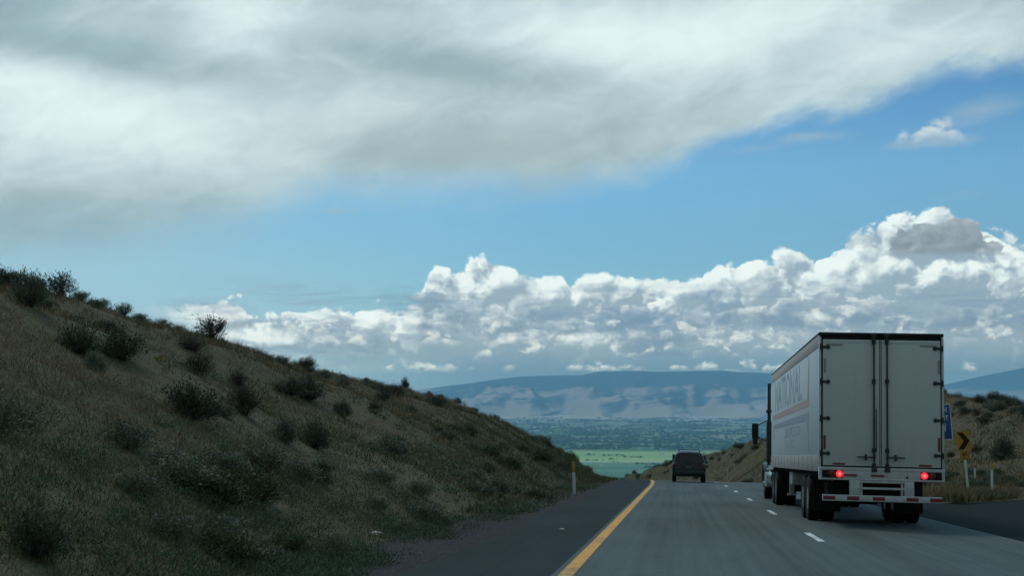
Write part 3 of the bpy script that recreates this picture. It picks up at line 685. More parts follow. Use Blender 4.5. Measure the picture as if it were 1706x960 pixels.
# wheels
def tyre_mesh(r=.51, w=.27):
    bm = B(); k = r - .255
    prof = [(.255, -w * .40), (r - .14, -w * .5), (r - .05, -w * .49), (r - .012, -w * .42), (r, -w * .36)]
    for q in (-.22, -.10, .02, .14, .26):
        prof += [(r, (q - .035) * w), (r - .014, (q - .030) * w), (r - .014, (q + .0) * w), (r, (q + .005) * w)]
    prof += [(r, w * .36), (r - .012, w * .42), (r - .05, w * .49), (r - .14, w * .5), (.255, w * .40)]
    lathe(bm, prof, 48); bmesh.ops.recalc_face_normals(bm, faces=bm.faces[:]); me = bpy.data.meshes.new('tyre'); bm.to_mesh(me); bm.free()
    me.polygons.foreach_set('use_smooth', [True] * len(me.polygons)); me.set_sharp_from_angle(angle=R(40)); me.materials.append(m_rub); return me
def rim_mesh(out):                      # outer face towards -x; 'out' > 0 pushes the hub out (steer), else dished (dual)
    bm = B(); lathe(bm, [(.26, -.115), (.262, -.10), (.235, -.095), (.22, -.02 if not out else -.06), (.12, .02 if not out else -.10), (.11, -.05 if not out else -.15), (.07, -.07 if not out else -.17), (.0625, .1), (.26, .11)], 36)
    for k in range(10):
        a = 2 * math.pi * k / 10; xx = .0 if not out else -.085
        cyl(bm, (xx - .03, .168 * math.cos(a), .168 * math.sin(a)), (xx + .01, .168 * math.cos(a), .168 * math.sin(a)), .018, 6)
    bmesh.ops.recalc_face_normals(bm, faces=bm.faces[:]); me = bpy.data.meshes.new('rim'); bm.to_mesh(me); bm.free()
    me.polygons.foreach_set('use_smooth', [True] * len(me.polygons)); me.set_sharp_from_angle(angle=R(40)); me.materials.append(m_alu); return me
TM = tyre_mesh(); RM = [rim_mesh(0), rim_mesh(1)]
def wheel(x, y, parent, steer=0, flip=False):
    w_ = link('wheel', TM, None, parent); w_.location = (x, y, .51)
    if flip: w_.rotation_euler = (0, 0, math.pi)
    r = link('rim', RM[steer], None, w_)
for y in (3.35, 4.65, 14.55, 15.85):
    for s in (-1, 1):
        for x in (1.125, .80): wheel(s * x, y, T, 0, s > 0)
# tractor
for s in (-1, 1): wheel(s * 1.06, 21.6, T, 1, s > 0)
bm = B()
for s in (-1, 1): box(bm, s * .43 - .05, s * .43 + .05, 13.9, 22.4, .72, .98, .01)
for y in (14.55, 15.85, 21.6): cyl(bm, (-.9, y, .51), (.9, y, .51), .09, 12)
box(bm, -.55, .55, 14.6, 15.9, 1.0, 1.14, .02)
done('tractor_frame', bm, m_black, T)
bm = B(); prism(bm, [(16.9, 1.05), (19.9, 1.05), (19.9, 2.55), (19.3, 3.05), (18.8, 3.75), (17.1, 3.95), (16.9, 3.9)], -1.16, 1.16); bmesh.ops.bevel(bm, geom=bm.edges[:], offset=.07, segments=3, affect='EDGES', profile=.5)
cab = done('cab', bm, m_cab, T, 40)
bm = B(); prism(bm, [(19.32, 2.1), (19.85, 2.1), (19.85, 2.55), (19.4, 2.9), (19.32, 2.9)], -1.172, -1.155); done('side_window', bm, m_glass, cab); bm = B(); prism(bm, [(19.32, 2.1), (19.85, 2.1), (19.85, 2.55), (19.4, 2.9), (19.32, 2.9)], 1.155, 1.172); done('side_window', bm, m_glass, cab)
bm = B(); prism(bm, [(19.91, 2.05), (19.93, 2.05), (19.38, 3.02), (19.35, 3.0)], -1.02, 1.02); done('windscreen', bm, m_glass, cab)
bm = B(); prism(bm, [(19.88, 1.0), (22.35, .95), (22.45, 1.2), (22.3, 1.72), (21.4, 1.9), (19.88, 2.02)], -.78, .78); bmesh.ops.bevel(bm, geom=bm.edges[:], offset=.09, segments=3, affect='EDGES', profile=.5); done('hood', bm, m_cab, T, 40)
for s in (-1, 1):
    bm = B(); pr_ = [(21.6 + .72 * math.cos(a), .62 + .66 * math.sin(a)) for a in np.linspace(math.pi, 0, 14)] + [(21.6 + .62 * math.cos(a), .62 + .57 * math.sin(a)) for a in np.linspace(0, math.pi, 14)]
    prism(bm, pr_, s * .80, s * 1.24); done('front_fender', bm, m_cabd, T, 40)
    bm = B(); pr_ = [(15.2 + 1.35 * math.cos(a), .62 + .58 * math.sin(a)) for a in np.linspace(.9, .1, 6)] + [(15.2 + 1.31 * math.cos(a), .62 + .55 * math.sin(a)) for a in np.linspace(.1, .9, 6)]
    prism(bm, pr_, s * .66, s * 1.26); done('rear_fender', bm, m_black, T, 40)
    bm = B(); cyl(bm, (s * .92, 17.2, .78), (s * .92, 19.4, .78), .32, 24); done('fuel_tank', bm, m_chr, T, 40)
    bm = B(); box(bm, s * 1.05 - .2, s * 1.05 + .2, 17.4, 19.3, 1.04, 1.08, .01); done('step', bm, m_rail, T); bm = B(); box(bm, s * 1.13 - .12, s * 1.13 + .12, 19.5, 20.4, .45, .95, .05); done('step', bm, m_rail, T)
    x = s * 1.60
    bm = B(); box(bm, x - .115, x + .115, 20.02, 20.12, 2.08, 2.62, .045, 3); mi_ = done('mirror', bm, m_black, T, 45)
    bm = B(); cyl(bm, (s * 1.14, 19.9, 2.75), (x, 20.07, 2.5), .018, 8); done('mirror_arm', bm, m_black, mi_); bm = B(); cyl(bm, (s * 1.14, 19.9, 1.95), (x, 20.07, 2.2), .018, 8); done('mirror_arm', bm, m_black, mi_); bm = B(); cyl(bm, (x, 20.07, 1.9), (x, 20.07, 2.1), .09, 10); done('convex_mirror', bm, m_black, mi_)
    bm = B(); cyl(bm, (s * 1.33, 16.72, 1.2), (s * 1.33, 16.72, 3.84), .055, 16); cyl(bm, (s * 1.33, 16.72, 1.3), (s * 1.33, 16.72, 2.6), .085, 16); cyl(bm, (s * 1.33, 16.72, 2.88), (s * 1.33, 16.72, 2.98), .10, 14); done('exhaust_stack', bm, m_rodm, T, 45)
bm = B(); box(bm, -1.2, 1.2, 22.45, 22.6, .42, .85, .04); done('front_bumper', bm, m_chr, T)
bm = B(); box(bm, -.5, .5, 22.42, 22.47, 1.0, 1.6, .02); done('grille', bm, m_black, T)
for x in (-.9, .9):
    bm = B(); box(bm, x - .18, x + .18, 22.30, 22.4, 1.0, 1.22, .03); done('headlight', bm, m_glass, T)
# lettering and stripes on both long sides (front-to-rear on the left, rear-to-front on the right)
for s in (-1, 1):
    X0 = s * 1.2895; ex = (0, s * 1.0, 0)
    o0 = (X0, 14.3, 2.83) if s < 0 else (X0, 4.5, 2.83)
    letters('lettering', 'NATIONAL', .92, m_blue, T, o0, ex, (0, 0, 1), width=9.8, bold=.012)
    xa, xb = min(X0, X0 + s * .003), max(X0, X0 + s * .003)
    bm = B(); prism(bm, [(2.55, 2.62), (15.2, 2.60), (15.2, 2.74), (2.55, 2.80)], xa, xb); prism(bm, [(2.55, 2.80), (2.95, 2.80), (2.62, 3.75), (2.50, 3.75)], xa, xb); done('red_stripe', bm, m_pink, T, 0)
    bm = B(); prism(bm, [(2.60, 2.30), (15.0, 2.32), (15.0, 2.45), (2.60, 2.48)], xa, xb); prism(bm, [(2.60, 1.56), (2.72, 1.56), (3.02, 2.30), (2.60, 2.30)], xa, xb); prism(bm, [(14.75, 2.0), (15.0, 2.0), (15.0, 2.32), (14.75, 2.32)], xa, xb); done('blue_stripe', bm, m_slate, T, 0)
    cy = 8.2
    letters('small_lettering', 'SERVICE CO', .26, m_grey, T, (X0, cy, 1.98), ex, (0, 0, 1), width=4.8, align='LEFT' if 0 else 'CENTER') if 0 else None
    for tx, hz_, w0, zz, cc in (('SERVICE CO', .27, 5.2, 1.99, 7.6), ('LINES', .22, 3.2, 1.70, 8.3)):
        st_ = (X0, cc + w0 / 2, zz) if s < 0 else (X0, cc - w0 / 2, zz)
        letters('small_lettering', tx, hz_, m_grey, T, st_, ex, (0, 0, 1), width=w0)
# ------------------------------------------------------------------ the car ahead
m_car = plain('car_paint_dark', (.014, .019, .022), .25, .5, .1)
m_plate = plain('plate_grey', (.10, .11, .115), .4, .4, .2, 30)
def make_car(x, y):
    V0 = empty('suv', (x, y, float(zroad(y)) - CROSS * x), (-math.atan(.045), math.atan(CROSS), 0), label='dark people carrier with roof rails driving ahead in the left lane', category='car')
    # stations: y, bottom z, belt z, top z, half widths at sill, belt, roof
    st = [(.00, .50, .92, 1.00, .80, .84, .80), (.03, .36, .98, 1.12, .86, .91, .82), (.16, .33, 1.02, 1.66, .90, .945, .70), (.45, .33, 1.04, 1.755, .92, .96, .68), (1.2, .32, 1.04, 1.79, .93, .965, .69), (2.2, .32, 1.03, 1.78, .93, .965, .69),
          (2.9, .32, 1.02, 1.68, .93, .965, .66), (3.45, .32, 1.02, 1.28, .93, .96, .70), (3.75, .32, .99, 1.06, .92, .95, .78), (4.5, .34, .88, .93, .89, .90, .72), (4.85, .40, .70, .74, .78, .76, .6)]
    bm = B(); rings = []
    for (yy, b, be, tp, ws, wb, wr) in st:
        half = [(0, b), (ws * .8, b), (ws, b + .10), (wb, (b + be) / 2 + .05), (wb - .01, be), ((wb * .4 + wr * .6), be + (tp - be) * .6), (wr + .02, tp - .07), (wr - .10, tp), (0, tp + .02)]
        pts = [(px_, z) for px_, z in half] + [(-px_, z) for px_, z in half[-2:0:-1]]
        rings.append([bm.verts.new((px_, yy, z)) for px_, z in pts])
    for a, b in zip(rings, rings[1:]):
        for k in range(len(a)): bm.faces.new((a[k], a[(k + 1) % len(a)], b[(k + 1) % len(b)], b[k]))
    bm.faces.new(rings[0]); bm.faces.new(rings[-1])
    bmesh.ops.subdivide_edges(bm, edges=bm.edges[:], cuts=1, use_grid_fill=True, smooth=.0)
    body = done('body', bm, m_car, V0, 50)
    bm = B(); f = bm.faces.new([bm.verts.new(p) for p in ((-.74, .055, 1.10), (.74, .055, 1.10), (.60, .135, 1.58), (-.60, .135, 1.58))]); r = bmesh.ops.extrude_face_region(bm, geom=[f])
    for v in [q for q in r['geom'] if isinstance(q, bmesh.types.BMVert)]: v.co.y += .05
    for v in bm.verts: v.co.y -= .035
    done('rear_window', bm, m_glass, body)
    bm = B(); cyl(bm, (.02, -.0, 1.12), (-.34, .022, 1.22), .012, 6); done('wiper', bm, m_rodm, body)
    for s in (-1, 1):
        bm = B(); box(bm, s * .82 - .075, s * .82 + .075, -.012, .10, .86, 1.10, .02); done('tail_lamp', bm, m_reddk, body)
        bm = B(); box(bm, s * .83 - .06, s * .83 + .06, -.0155, -.004, 1.045, 1.082, .004); done('reversing_lamp', bm, m_alu, body)
        bm = B(); prism(bm, [(.45, 1.09), (1.35, 1.09), (1.35, 1.58), (.62, 1.56)], s * .80, s * .955); done('side_window', bm, m_glass, body)
        bm = B(); prism(bm, [(1.45, 1.08), (2.9, 1.08), (2.45, 1.56), (1.45, 1.58)], s * .80, s * .955); done('side_window', bm, m_glass, body)
        bm = B(); cyl(bm, (s * .60, .5, 1.83), (s * .60, 2.3, 1.84), .018, 8)
        for yy in (.52, 1.4, 2.28): cyl(bm, (s * .60, yy, 1.75), (s * .60, yy, 1.83), .02, 8)
        done('roof_rail', bm, m_black, body)
        bm = B(); box(bm, s * 1.02 - .09, s * 1.02 + .09, 3.0, 3.1, 1.08, 1.24, .03); done('mirror', bm, m_car, body)
    for yy in (.42, 1.85):
        bm = B(); box(bm, -.62, .62, yy, yy + .04, 1.825, 1.85, .006); done('roof_crossbar', bm, m_black, body)
    bm = B(); box(bm, -.86, .86, -.06, .12, .42, .66, .05, 3); done('rear_bumper', bm, m_car, body)
    bm = B(); box(bm, -.17, .17, -.012, .02, .80, .92, .004); done('number_plate', bm, m_plate, body)
    bm = B(); lathe(bm, [(.20, -.09), (.30, -.115), (.335, -.09), (.345, -.06), (.345, .06), (.335, .09), (.30, .115), (.20, .09)], 36); me = None
    bmesh.ops.recalc_face_normals(bm, faces=bm.faces[:]); tm = bpy.data.meshes.new('tyre'); bm.to_mesh(tm); bm.free(); tm.materials.append(m_rub)
    bm = B(); lathe(bm, [(.215, -.10), (.20, -.09), (.06, -.06), (.05, -.08), (.02, -.082), (.02, .08), (.21, .09)], 30)
    for k in range(5):
        a = 2 * math.pi * k / 5; cyl(bm, (-.085, .05 * math.cos(a), .05 * math.sin(a)), (-.085, .2 * math.cos(a), .2 * math.sin(a)), .025, 6)
    bmesh.ops.recalc_face_normals(bm, faces=bm.faces[:]); rm = bpy.data.meshes.new('rim'); bm.to_mesh(rm); bm.free(); rm.materials.append(m_alu)
    for yy in (.95, 3.85):
        for s in (-1, 1):
            w_ = link('wheel', tm, None, V0); w_.location = (s * .83, yy, .345)
            if s > 0: w_.rotation_euler = (0, 0, math.pi)
            link('rim', rm, None, w_)
make_car(.60, 85.0)
# ------------------------------------------------------------------ posts and signs
m_post = plain('post_white', (.68, .72, .70), .6, .3, .12, 14)
m_yref = plain('reflector_yellow', (.42, .27, .05), .5, .4, .2, 16)
m_steel = plain('sign_steel', (.22, .23, .23), .5, .4, .15)
m_sblue = plain('sign_blue', (.012, .080, .27), .45, .4, .1, 2)
m_swht = plain('sign_white', (.70, .74, .75), .45, .4, .06, 4)
m_syel = plain('sign_yellow', (.52, .27, .025), .45, .4, .18, 5)
m_sblk = plain('sign_black', (.010, .011, .012), .5, .3, .1)
m_pred = plain('reflector_faded_red', (.30, .06, .05), .5, .4, .2, 16)
def post(x, y, h, w, cap, label, lean=0.0, group='roadside marker posts', cap_h=.33):
    p = empty('marker_post', (x, y, gz(x, y) - .03), (0, lean, 0), label=label, category='marker post', group=group)
    bm = B(); prism(bm, [(-w / 2, .012), (-w / 2 + .012, -.014), (w / 2 - .012, -.014), (w / 2, .012), (w / 2 - .014, .004), (-w / 2 + .014, .004)], 0, h, 'z'); done('post', bm, m_post, p)
    if cap is not None:
        bm = B(); box(bm, -w / 2 - .004, w / 2 + .004, -.022, -.0145, h - cap_h, h - .01, .003); done('reflector', bm, cap, p)
    return p
def on_ground(px, py): return hit(px, py)
hx = on_ground(957, 828); post(hx[0], hx[1], (828 - 770) / F * hx[1] * 1.0, .105, m_yref, 'white marker post with a yellow top beside the left shoulder', R(-1.5), cap_h=.36)
hx = on_ground(1653, 819); post(hx[0], hx[1], (819 - 775) / F * hx[1] * 1.02, .105, m_yref, 'yellow-topped white post on the grass right of the chevron sign', R(.5), cap_h=.27)
hx = on_ground(1624.5, 798)
if hx: post(hx[0], hx[1], (798 - 780) / F * hx[1] * 1.25, .095, m_pred, 'short distant post with a faded red band between the two tall white posts', 0, cap_h=.16)
hx = on_ground(1212.5, 797.5)
if hx is None or hx[1] > 200: hx = (float(xoff(118)) + 7.6, 118, 0)
post(hx[0], hx[1], (798 - 783) / F * hx[1] * 1.05, .10, None, 'plain white post beyond the road crest, seen between car and truck')
# chevron sign on its pale leaning post
cx, cy, cz = on_ground(1613, 817)
S = empty('chevron_sign', (cx, cy, cz - .05), (0, R(-4.2), R(-4)), label='yellow sign with black chevron arrow and a small speed plaque on a leaning post', category='road sign')
k = cy / F                                              # metres per photograph pixel at this distance
bm = B(); box(bm, -.055, .055, -.02, .02, 0, 94 * k, .006); done('post', bm, m_post, S)
w, h, z0 = 22 * k, 31 * k, 65 * k
bm = B(); box(bm, -w / 2, w / 2, -.034, -.028, z0, z0 + h); fc = done('panel', bm, m_syel, S)
bm = B(); a = .40 * w; cxm = 0.02
prism(bm, [(-.42 * w, z0 + .95 * h), (-.02 * w, z0 + .95 * h), (.45 * w, z0 + .5 * h), (-.02 * w, z0 + .05 * h), (-.42 * w, z0 + .05 * h), (.02 * w, z0 + .5 * h)], -.0375, -.0342, 'y'); done('arrow', bm, m_sblk, fc, 0)
w2, h2, z2 = 14.5 * k, 14 * k, 50 * k
bm = B(); box(bm, -w2 / 2, w2 / 2, -.034, -.028, z2, z2 + h2); pq = done('speed_plaque', bm, m_syel, S)
bm = B(); e = .012
for (a0, a1, b0, b1) in ((-w2 / 2 + .02, w2 / 2 - .02, z2 + .02, z2 + .02 + e), (-w2 / 2 + .02, w2 / 2 - .02, z2 + h2 - .02 - e, z2 + h2 - .02), (-w2 / 2 + .02, -w2 / 2 + .02 + e, z2 + .034, z2 + h2 - .034), (w2 / 2 - .02 - e, w2 / 2 - .02, z2 + .034, z2 + h2 - .034)): box(bm, a0, a1, -.037, -.0342, b0, b1)
done('border', bm, m_sblk, pq, 0)
letters('lettering', '45', h2 * .50, m_sblk, pq, (-w2 * .29, -.0342, z2 + h2 * .38), (1, 0, 0), (0, 0, 1), width=w2 * .58, bold=.02)
letters('lettering', 'MPH', h2 * .17, m_sblk, pq, (-w2 * .24, -.0342, z2 + h2 * .12), (1, 0, 0), (0, 0, 1), width=w2 * .48, bold=.01)
# blue information sign, mostly behind the trailer
by = 78.0; dx, dy, dz = ray(1588, 733); bx = dx / dy * by; bz = EYE + dz / dy * by; k = by / F
gb = gz(bx - 1.2, by)
bx += .061 * (bz - gb)
S = empty('blue_sign', (bx, by, gb - .1), (0, R(-3.5), R(-3)), label='large blue sign with white lettering, half hidden behind the trailer', category='road sign')
W_, H_ = 78 * k, 58 * k; zb = bz - gb + .1
bm = B(); box(bm, -W_, 0, -.012, 0, zb, zb + H_, .002); pn = done('panel', bm, m_sblue, S)
bm = B(); e = 1.2 * k
box(bm, -W_, 0, -.0165, -.0125, zb, zb + e); box(bm, -W_, 0, -.0165, -.0125, zb + H_ - e, zb + H_); box(bm, -e, 0, -.0165, -.0125, zb + e, zb + H_ - e); box(bm, -W_, -W_ + e, -.0165, -.0125, zb + e, zb + H_ - e); done('border', bm, m_swht, pn, 0)
for tx, dxr, row, hh in (('N', 8.2, 45, 8), ('OT', 6.4, 31, 8.5), ('W', 10.5, 12.5, 14)):
    letters('lettering', tx, hh * k, m_swht, pn, (-dxr * k, -.0128, zb + row * k), (1, 0, 0), (0, 0, 1), width=6.0 * k * len(tx) * (1.2 if tx == 'W' else 1), bold=.01, align='RIGHT' if 0 else 'LEFT') if 0 else None
    wl = {'N': 6.2, 'OT': 12.0, 'W': 8.0}[tx] * k
    letters('lettering', tx, hh * k, m_swht, pn, (-dxr * k - wl + 2 * k, -.0128, zb + row * k), (1, 0, 0), (0, 0, 1), width=wl, bold=.012)
for x in (-W_ * .82, -W_ * .30):
    bm = B(); box(bm, x - .05, x + .05, .002, .08, -.6, zb + H_ * .95, .006); done('post', bm, m_steel, S)
# small stones on the left shoulder
m_stone = plain('pale_stone', (.42, .42, .38), .9, .2, .25, 30)
def stone(px, py, r, label):
    q = hit(px, py); bm = B(); bmesh.ops.create_icosphere(bm, subdivisions=2, radius=r); rr = random.Random(int(px))
    for v in bm.verts: v.co = Vector((v.co.x * 1.4, v.co.y, v.co.z * .6)) * (1 + rr.uniform(-.18, .18))
    u = q[0] - float(xoff(q[1])); z = (float(zroad(q[1])) - CROSS * max(u, -5) - .012) if u > -3.5 else q[2]
    done('stone', bm, m_stone, None, 60, loc=(q[0], q[1], z + r * .4), label=label, category='stone')
stone(936, 892, .035, 'small pale stone lying on the dark left shoulder')
stone(628, 897, .10, 'pale flat stone at the edge of the grass left of the shoulder')
# ------------------------------------------------------------------ valley: tree rows and farm buildings
def oct_mesh(cs, sz, seed):
    r_ = np.random.default_rng(seed); n_ = len(cs)
    b = np.array([(1, 0, 0), (.5, .87, .1), (-.5, .87, 0), (-1, 0, .1), (-.5, -.87, 0), (.5, -.87, .1), (0, 0, 1), (.6, .3, .7), (-.5, .4, .75), (0, -.6, .72)], float)
    fs = np.array([(0, 1, 7), (1, 2, 8), (2, 3, 8), (3, 4, 9), (4, 5, 9), (5, 0, 7), (1, 8, 7), (5, 7, 9), (3, 9, 8), (6, 7, 8), (6, 8, 9), (6, 9, 7)])
    V = (b[None] * (1 + r_.uniform(-.25, .25, (n_, 10, 3)))) * sz[:, None, :] + cs[:, None, :]
    Fq = (fs[None] + (np.arange(n_) * 10)[:, None, None]).reshape(-1, 3)
    return V.reshape(-1, 3), Fq, np.repeat(r_.random(n_), 10)
def tree_col(n, o, p):
    at = n.n.new('ShaderNodeAttribute'); at.attribute_name = 'tint'
    return n.mix(at.outputs['Fac'], (.020, .042, .024), (.050, .085, .035))
m_vt = mat('valley_foliage', tree_col, .95, .05)
cs, sz = [], []; rr = np.random.default_rng(12)
for k in range(620):
    d = 8600 + 12500 * rr.random() ** 1.25; az = R(rr.uniform(-13, 13)) + R(1.5) - YAW * 0
    x0, y0 = d * math.sin(az), d * math.cos(az); nr = int(rr.integers(4, 26)); a = 0 if rr.random() < .75 else 1.4; sp = rr.uniform(16, 34)
    for q in range(nr):
        t = (q - nr / 2) * sp; cs.append((x0 + t * math.cos(a) + rr.normal(0, 8), y0 + t * math.sin(a) + rr.normal(0, 14), VZ + max(y0 - 15000, 0) * .002 - 1)); s_ = rr.uniform(6, 17); sz.append((s_ * rr.uniform(.8, 1.8), s_, s_ * rr.uniform(.7, 1.3)))
for k in range(50):
    d = rr.uniform(6000, 8300); az = R(rr.uniform(-6, 6))
    for q in range(int(rr.integers(1, 8))): cs.append((d * math.sin(az) + q * 15 + rr.normal(0, 6), d * math.cos(az) + rr.normal(0, 12), VZ - 1)); s_ = rr.uniform(4, 9); sz.append((s_ * 1.3, s_, s_))
V, Fq, at = oct_mesh(np.array(cs), np.array(sz), 5)
link('distant_tree_rows', npmesh('distant_tree_rows', V, Fq, False, attr=at), m_vt, kind='stuff')
m_barn = plain('barn_white', (.72, .74, .72), .7, .3, .1, .1); m_roof = plain('barn_roof', (.55, .56, .55), .6, .3, .2, .1)
def barn_meshes():
    bm = B(); prism(bm, [(-.5, 0), (.5, 0), (.5, .34), (0, .58), (-.5, .34)], -1, 1, 'x'); bmesh.ops.recalc_face_normals(bm, faces=bm.faces[:]); a = bpy.data.meshes.new('barn'); bm.to_mesh(a); bm.free(); a.materials.append(m_barn)
    bm = B(); prism(bm, [(-.56, .33), (0, .60), (.56, .33), (.56, .37), (0, .64), (-.56, .37)], -1.04, 1.04, 'x'); bmesh.ops.recalc_face_normals(bm, faces=bm.faces[:]); b = bpy.data.meshes.new('roof'); bm.to_mesh(b); bm.free(); b.materials.append(m_roof); return a, b
BA, BR = barn_meshes()
def barn(px, py, s, rz, label, group=None):
    dx, dy, dz = ray(px, py); f = (VZ - EYE) / dz
    o = link('farm_building', BA, None, None, label=label, category='building'); o.location = (dx * f, dy * f, VZ + max(dy * f - 15000, 0) * .002 - .1); o.scale = (s, s * .8, s * .8); o.rotation_euler = (0, 0, rz)
    link('roof', BR, None, o)
    if group: o['group'] = group
barn(1102, 757, 16, .5, 'white farm building on the bright green field left of the car')
barn(917, 722, 12, 0, 'bright white building among the valley trees near the left slope')
barn(1112, 712, 13, .2, 'bright white building far out on the valley floor above the car')
for k in range(64):
    px = rr.uniform(860, 1270); py = rr.choice([705, 708, 713, 718, 724, 731, 736, 742, 747]) + rr.uniform(-2, 2)
    barn(px, py, rr.uniform(5, 11) * (1 + (750 - py) / 60), rr.choice([0, 1.57, .3]), 'tiny pale farm building among the tree rows of the valley', 'farm buildings on the valley floor')
for k in range(8): barn(rr.uniform(975, 1080), rr.uniform(770, 782), rr.uniform(4, 6), rr.choice([0, 1.57]), 'small pale building on the green field below the road gap', 'buildings on the near green fields')
# ------------------------------------------------------------------ plants
def leafmat(name, a, b, extra=None):
    def f(n, o, p):
        at = n.n.new('ShaderNodeAttribute'); at.attribute_name = 'tint'
        oi = n.n.new('ShaderNodeObjectInfo')
        c = n.mix(at.outputs['Fac'], a, b)
        return n.vm('SCALE', c, n.lin(oi.outputs['Random'], 0, 1, .78, 1.22))
    return mat(name, f, .9, .12)
m_sage = leafmat('sage_leaf', (.110, .134, .096), (.195, .220, .168))
m_green = leafmat('green_leaf', (.062, .095, .050), (.120, .160, .084))
m_dark = leafmat('dark_leaf', (.056, .070, .052), (.125, .138, .098))
m_brown = leafmat('dry_twig_leaf', (.060, .052, .042), (.125, .108, .082))
m_yelb = leafmat('yellow_bloom', (.10, .09, .03), (.28, .22, .05))
m_stem = plain('twig_bark', (.055, .045, .036), .95, .1, .3, 20)
def shrub_mesh(seed, stems=46, leaves=20, spread=1.0, up=.55, leaf=.085, wid=.34, start=.35, gap=0.0):
    r_ = np.random.default_rng(seed); V, Fq, T_ = [], [], []; SV, SF = [], []
    for s in range(stems):
        th = r_.uniform(0, 2 * math.pi); el = math.asin(min(1, max(.05, r_.uniform(.08, 1) ** (1 - up * .5)))); L = r_.uniform(.72, 1.0) * (1 + .12 * math.sin(3 * th + seed))
        d = np.array([math.cos(th) * math.cos(el) * spread, math.sin(th) * math.cos(el) * spread, math.sin(el)]) * L * .5
        d[2] *= 1.55; bend = r_.normal(0, .06, 3); clump = r_.random()
        base = np.array([r_.normal(0, .05), r_.normal(0, .05), 0])
        P_ = lambda t: base + d * t + bend * t * (1 - t) * 2 + np.array([0, 0, .10 * t * (1 - t)])
        w0 = .010; k = len(SV)
        for t in (0, .5, 1.0):
            c = P_(t)
            for a in range(3): SV.append(c + w0 * (1.1 - t) * np.array([math.cos(a * 2.1), math.sin(a * 2.1), 0]))
        for q in range(2):
            for a in range(3): SF.append((k + q * 3 + a, k + q * 3 + (a + 1) % 3, k + q * 3 + 3 + (a + 1) % 3, k + q * 3 + 3 + a))
        for l in range(leaves):
            t = start + (1.06 - start) * r_.random() ** .8; c = P_(t) + r_.normal(0, .035 + .02 * t, 3); c[2] = max(c[2], .02)
            ld = d / np.linalg.norm(d) + r_.normal(0, .55, 3) + np.array([0, 0, .35]); ld /= np.linalg.norm(ld); sd_ = np.cross(ld, r_.normal(0, 1, 3)); sd_ /= np.linalg.norm(sd_) + 1e-6
            ln = leaf * r_.uniform(.6, 1.4); w = ln * wid; k2 = len(V)
            V += [c, c + ld * ln * .55 + sd_ * w * .5, c + ld * ln, c + ld * ln * .55 - sd_ * w * .5]; Fq.append((k2, k2 + 1, k2 + 2, k2 + 3))
            T_ += [min(1, max(0, .25 + .5 * clump + r_.normal(0, .18)))] * 4
    return npmesh('foliage', V, Fq, False, attr=T_), npmesh('stems', SV, SF, True)
KIND = {}
for nm, mm, kw in (('sage', m_sage, dict(stems=110, leaves=30, up=.6, leaf=.065)), ('green', m_green, dict(stems=110, leaves=30, up=.7, leaf=.065)), ('dark', m_dark, dict(stems=110, leaves=30, up=.5, leaf=.06)),
                   ('brown', m_brown, dict(stems=110, leaves=16, up=.7, leaf=.06, wid=.2)), ('twiggy', m_dark, dict(stems=60, leaves=34, up=.7, leaf=.06, start=.4)), ('bloom', m_yelb, dict(stems=40, leaves=18, up=.5, leaf=.08))):
    KIND[nm] = []
    for v in range(4):
        a, b = shrub_mesh(hash(nm) % 1 + {'sage': 10, 'green': 30, 'dark': 50, 'brown': 70, 'twiggy': 90, 'bloom': 110}[nm] + v, **kw)
        a.materials.append(mm); b.materials.append(m_stem); KIND[nm].append((a, b))
vr = random.Random(5)
NAMES = {'sage': 'sagebrush', 'green': 'green_shrub', 'dark': 'dark_shrub', 'brown': 'dry_shrub', 'twiggy': 'twiggy_shrub', 'bloom': 'flowering_shrub'}
NSH = [0]
def shrub(kind, x, y, w, h, label, group=None, z=None):
    me, st = KIND[kind][vr.randrange(4)]
    o = link(NAMES[kind], me, None, None, label=label, category='shrub')
    if group: o['group'] = group
    o.location = (x, y, (gz(x, y) if z is None else z) - .04); o.scale = (w, w, h * 1.22); o.rotation_euler = (0, 0, vr.uniform(0, 6.28))
    if h * F / max(y, 1) > 14: link('stems', st, None, o)
    NSH[0] += 1; return o
def shrub_px(kind, px, py, wpx, hpx, label):
    q = hit(px, py)
    if q is None: q = hit(px, py + 8)
    if q is None: return
    k = q[1] / F; shrub(kind, q[0], q[1], wpx * k, hpx * k, label)
def skyline(px):                         # the ground point that forms the skyline at this column
    dx, dy, _ = ray(px, 600); ys = np.arange(20, 200, .25); xs = dx / dy * ys; g = ground(xs, ys); ok = xs - xoff(ys) < -5
    e = np.where(ok, (g - EYE) / ys, -9); i = int(np.argmax(e)); return float(xs[i]), float(ys[i])
def shrub_sky(kind, px, wpx, hpx, label, group=None):
    x, y = skyline(px); k = y / F; o = shrub(kind, x, y, wpx * k, hpx * k, label, group); o.location.z += .02
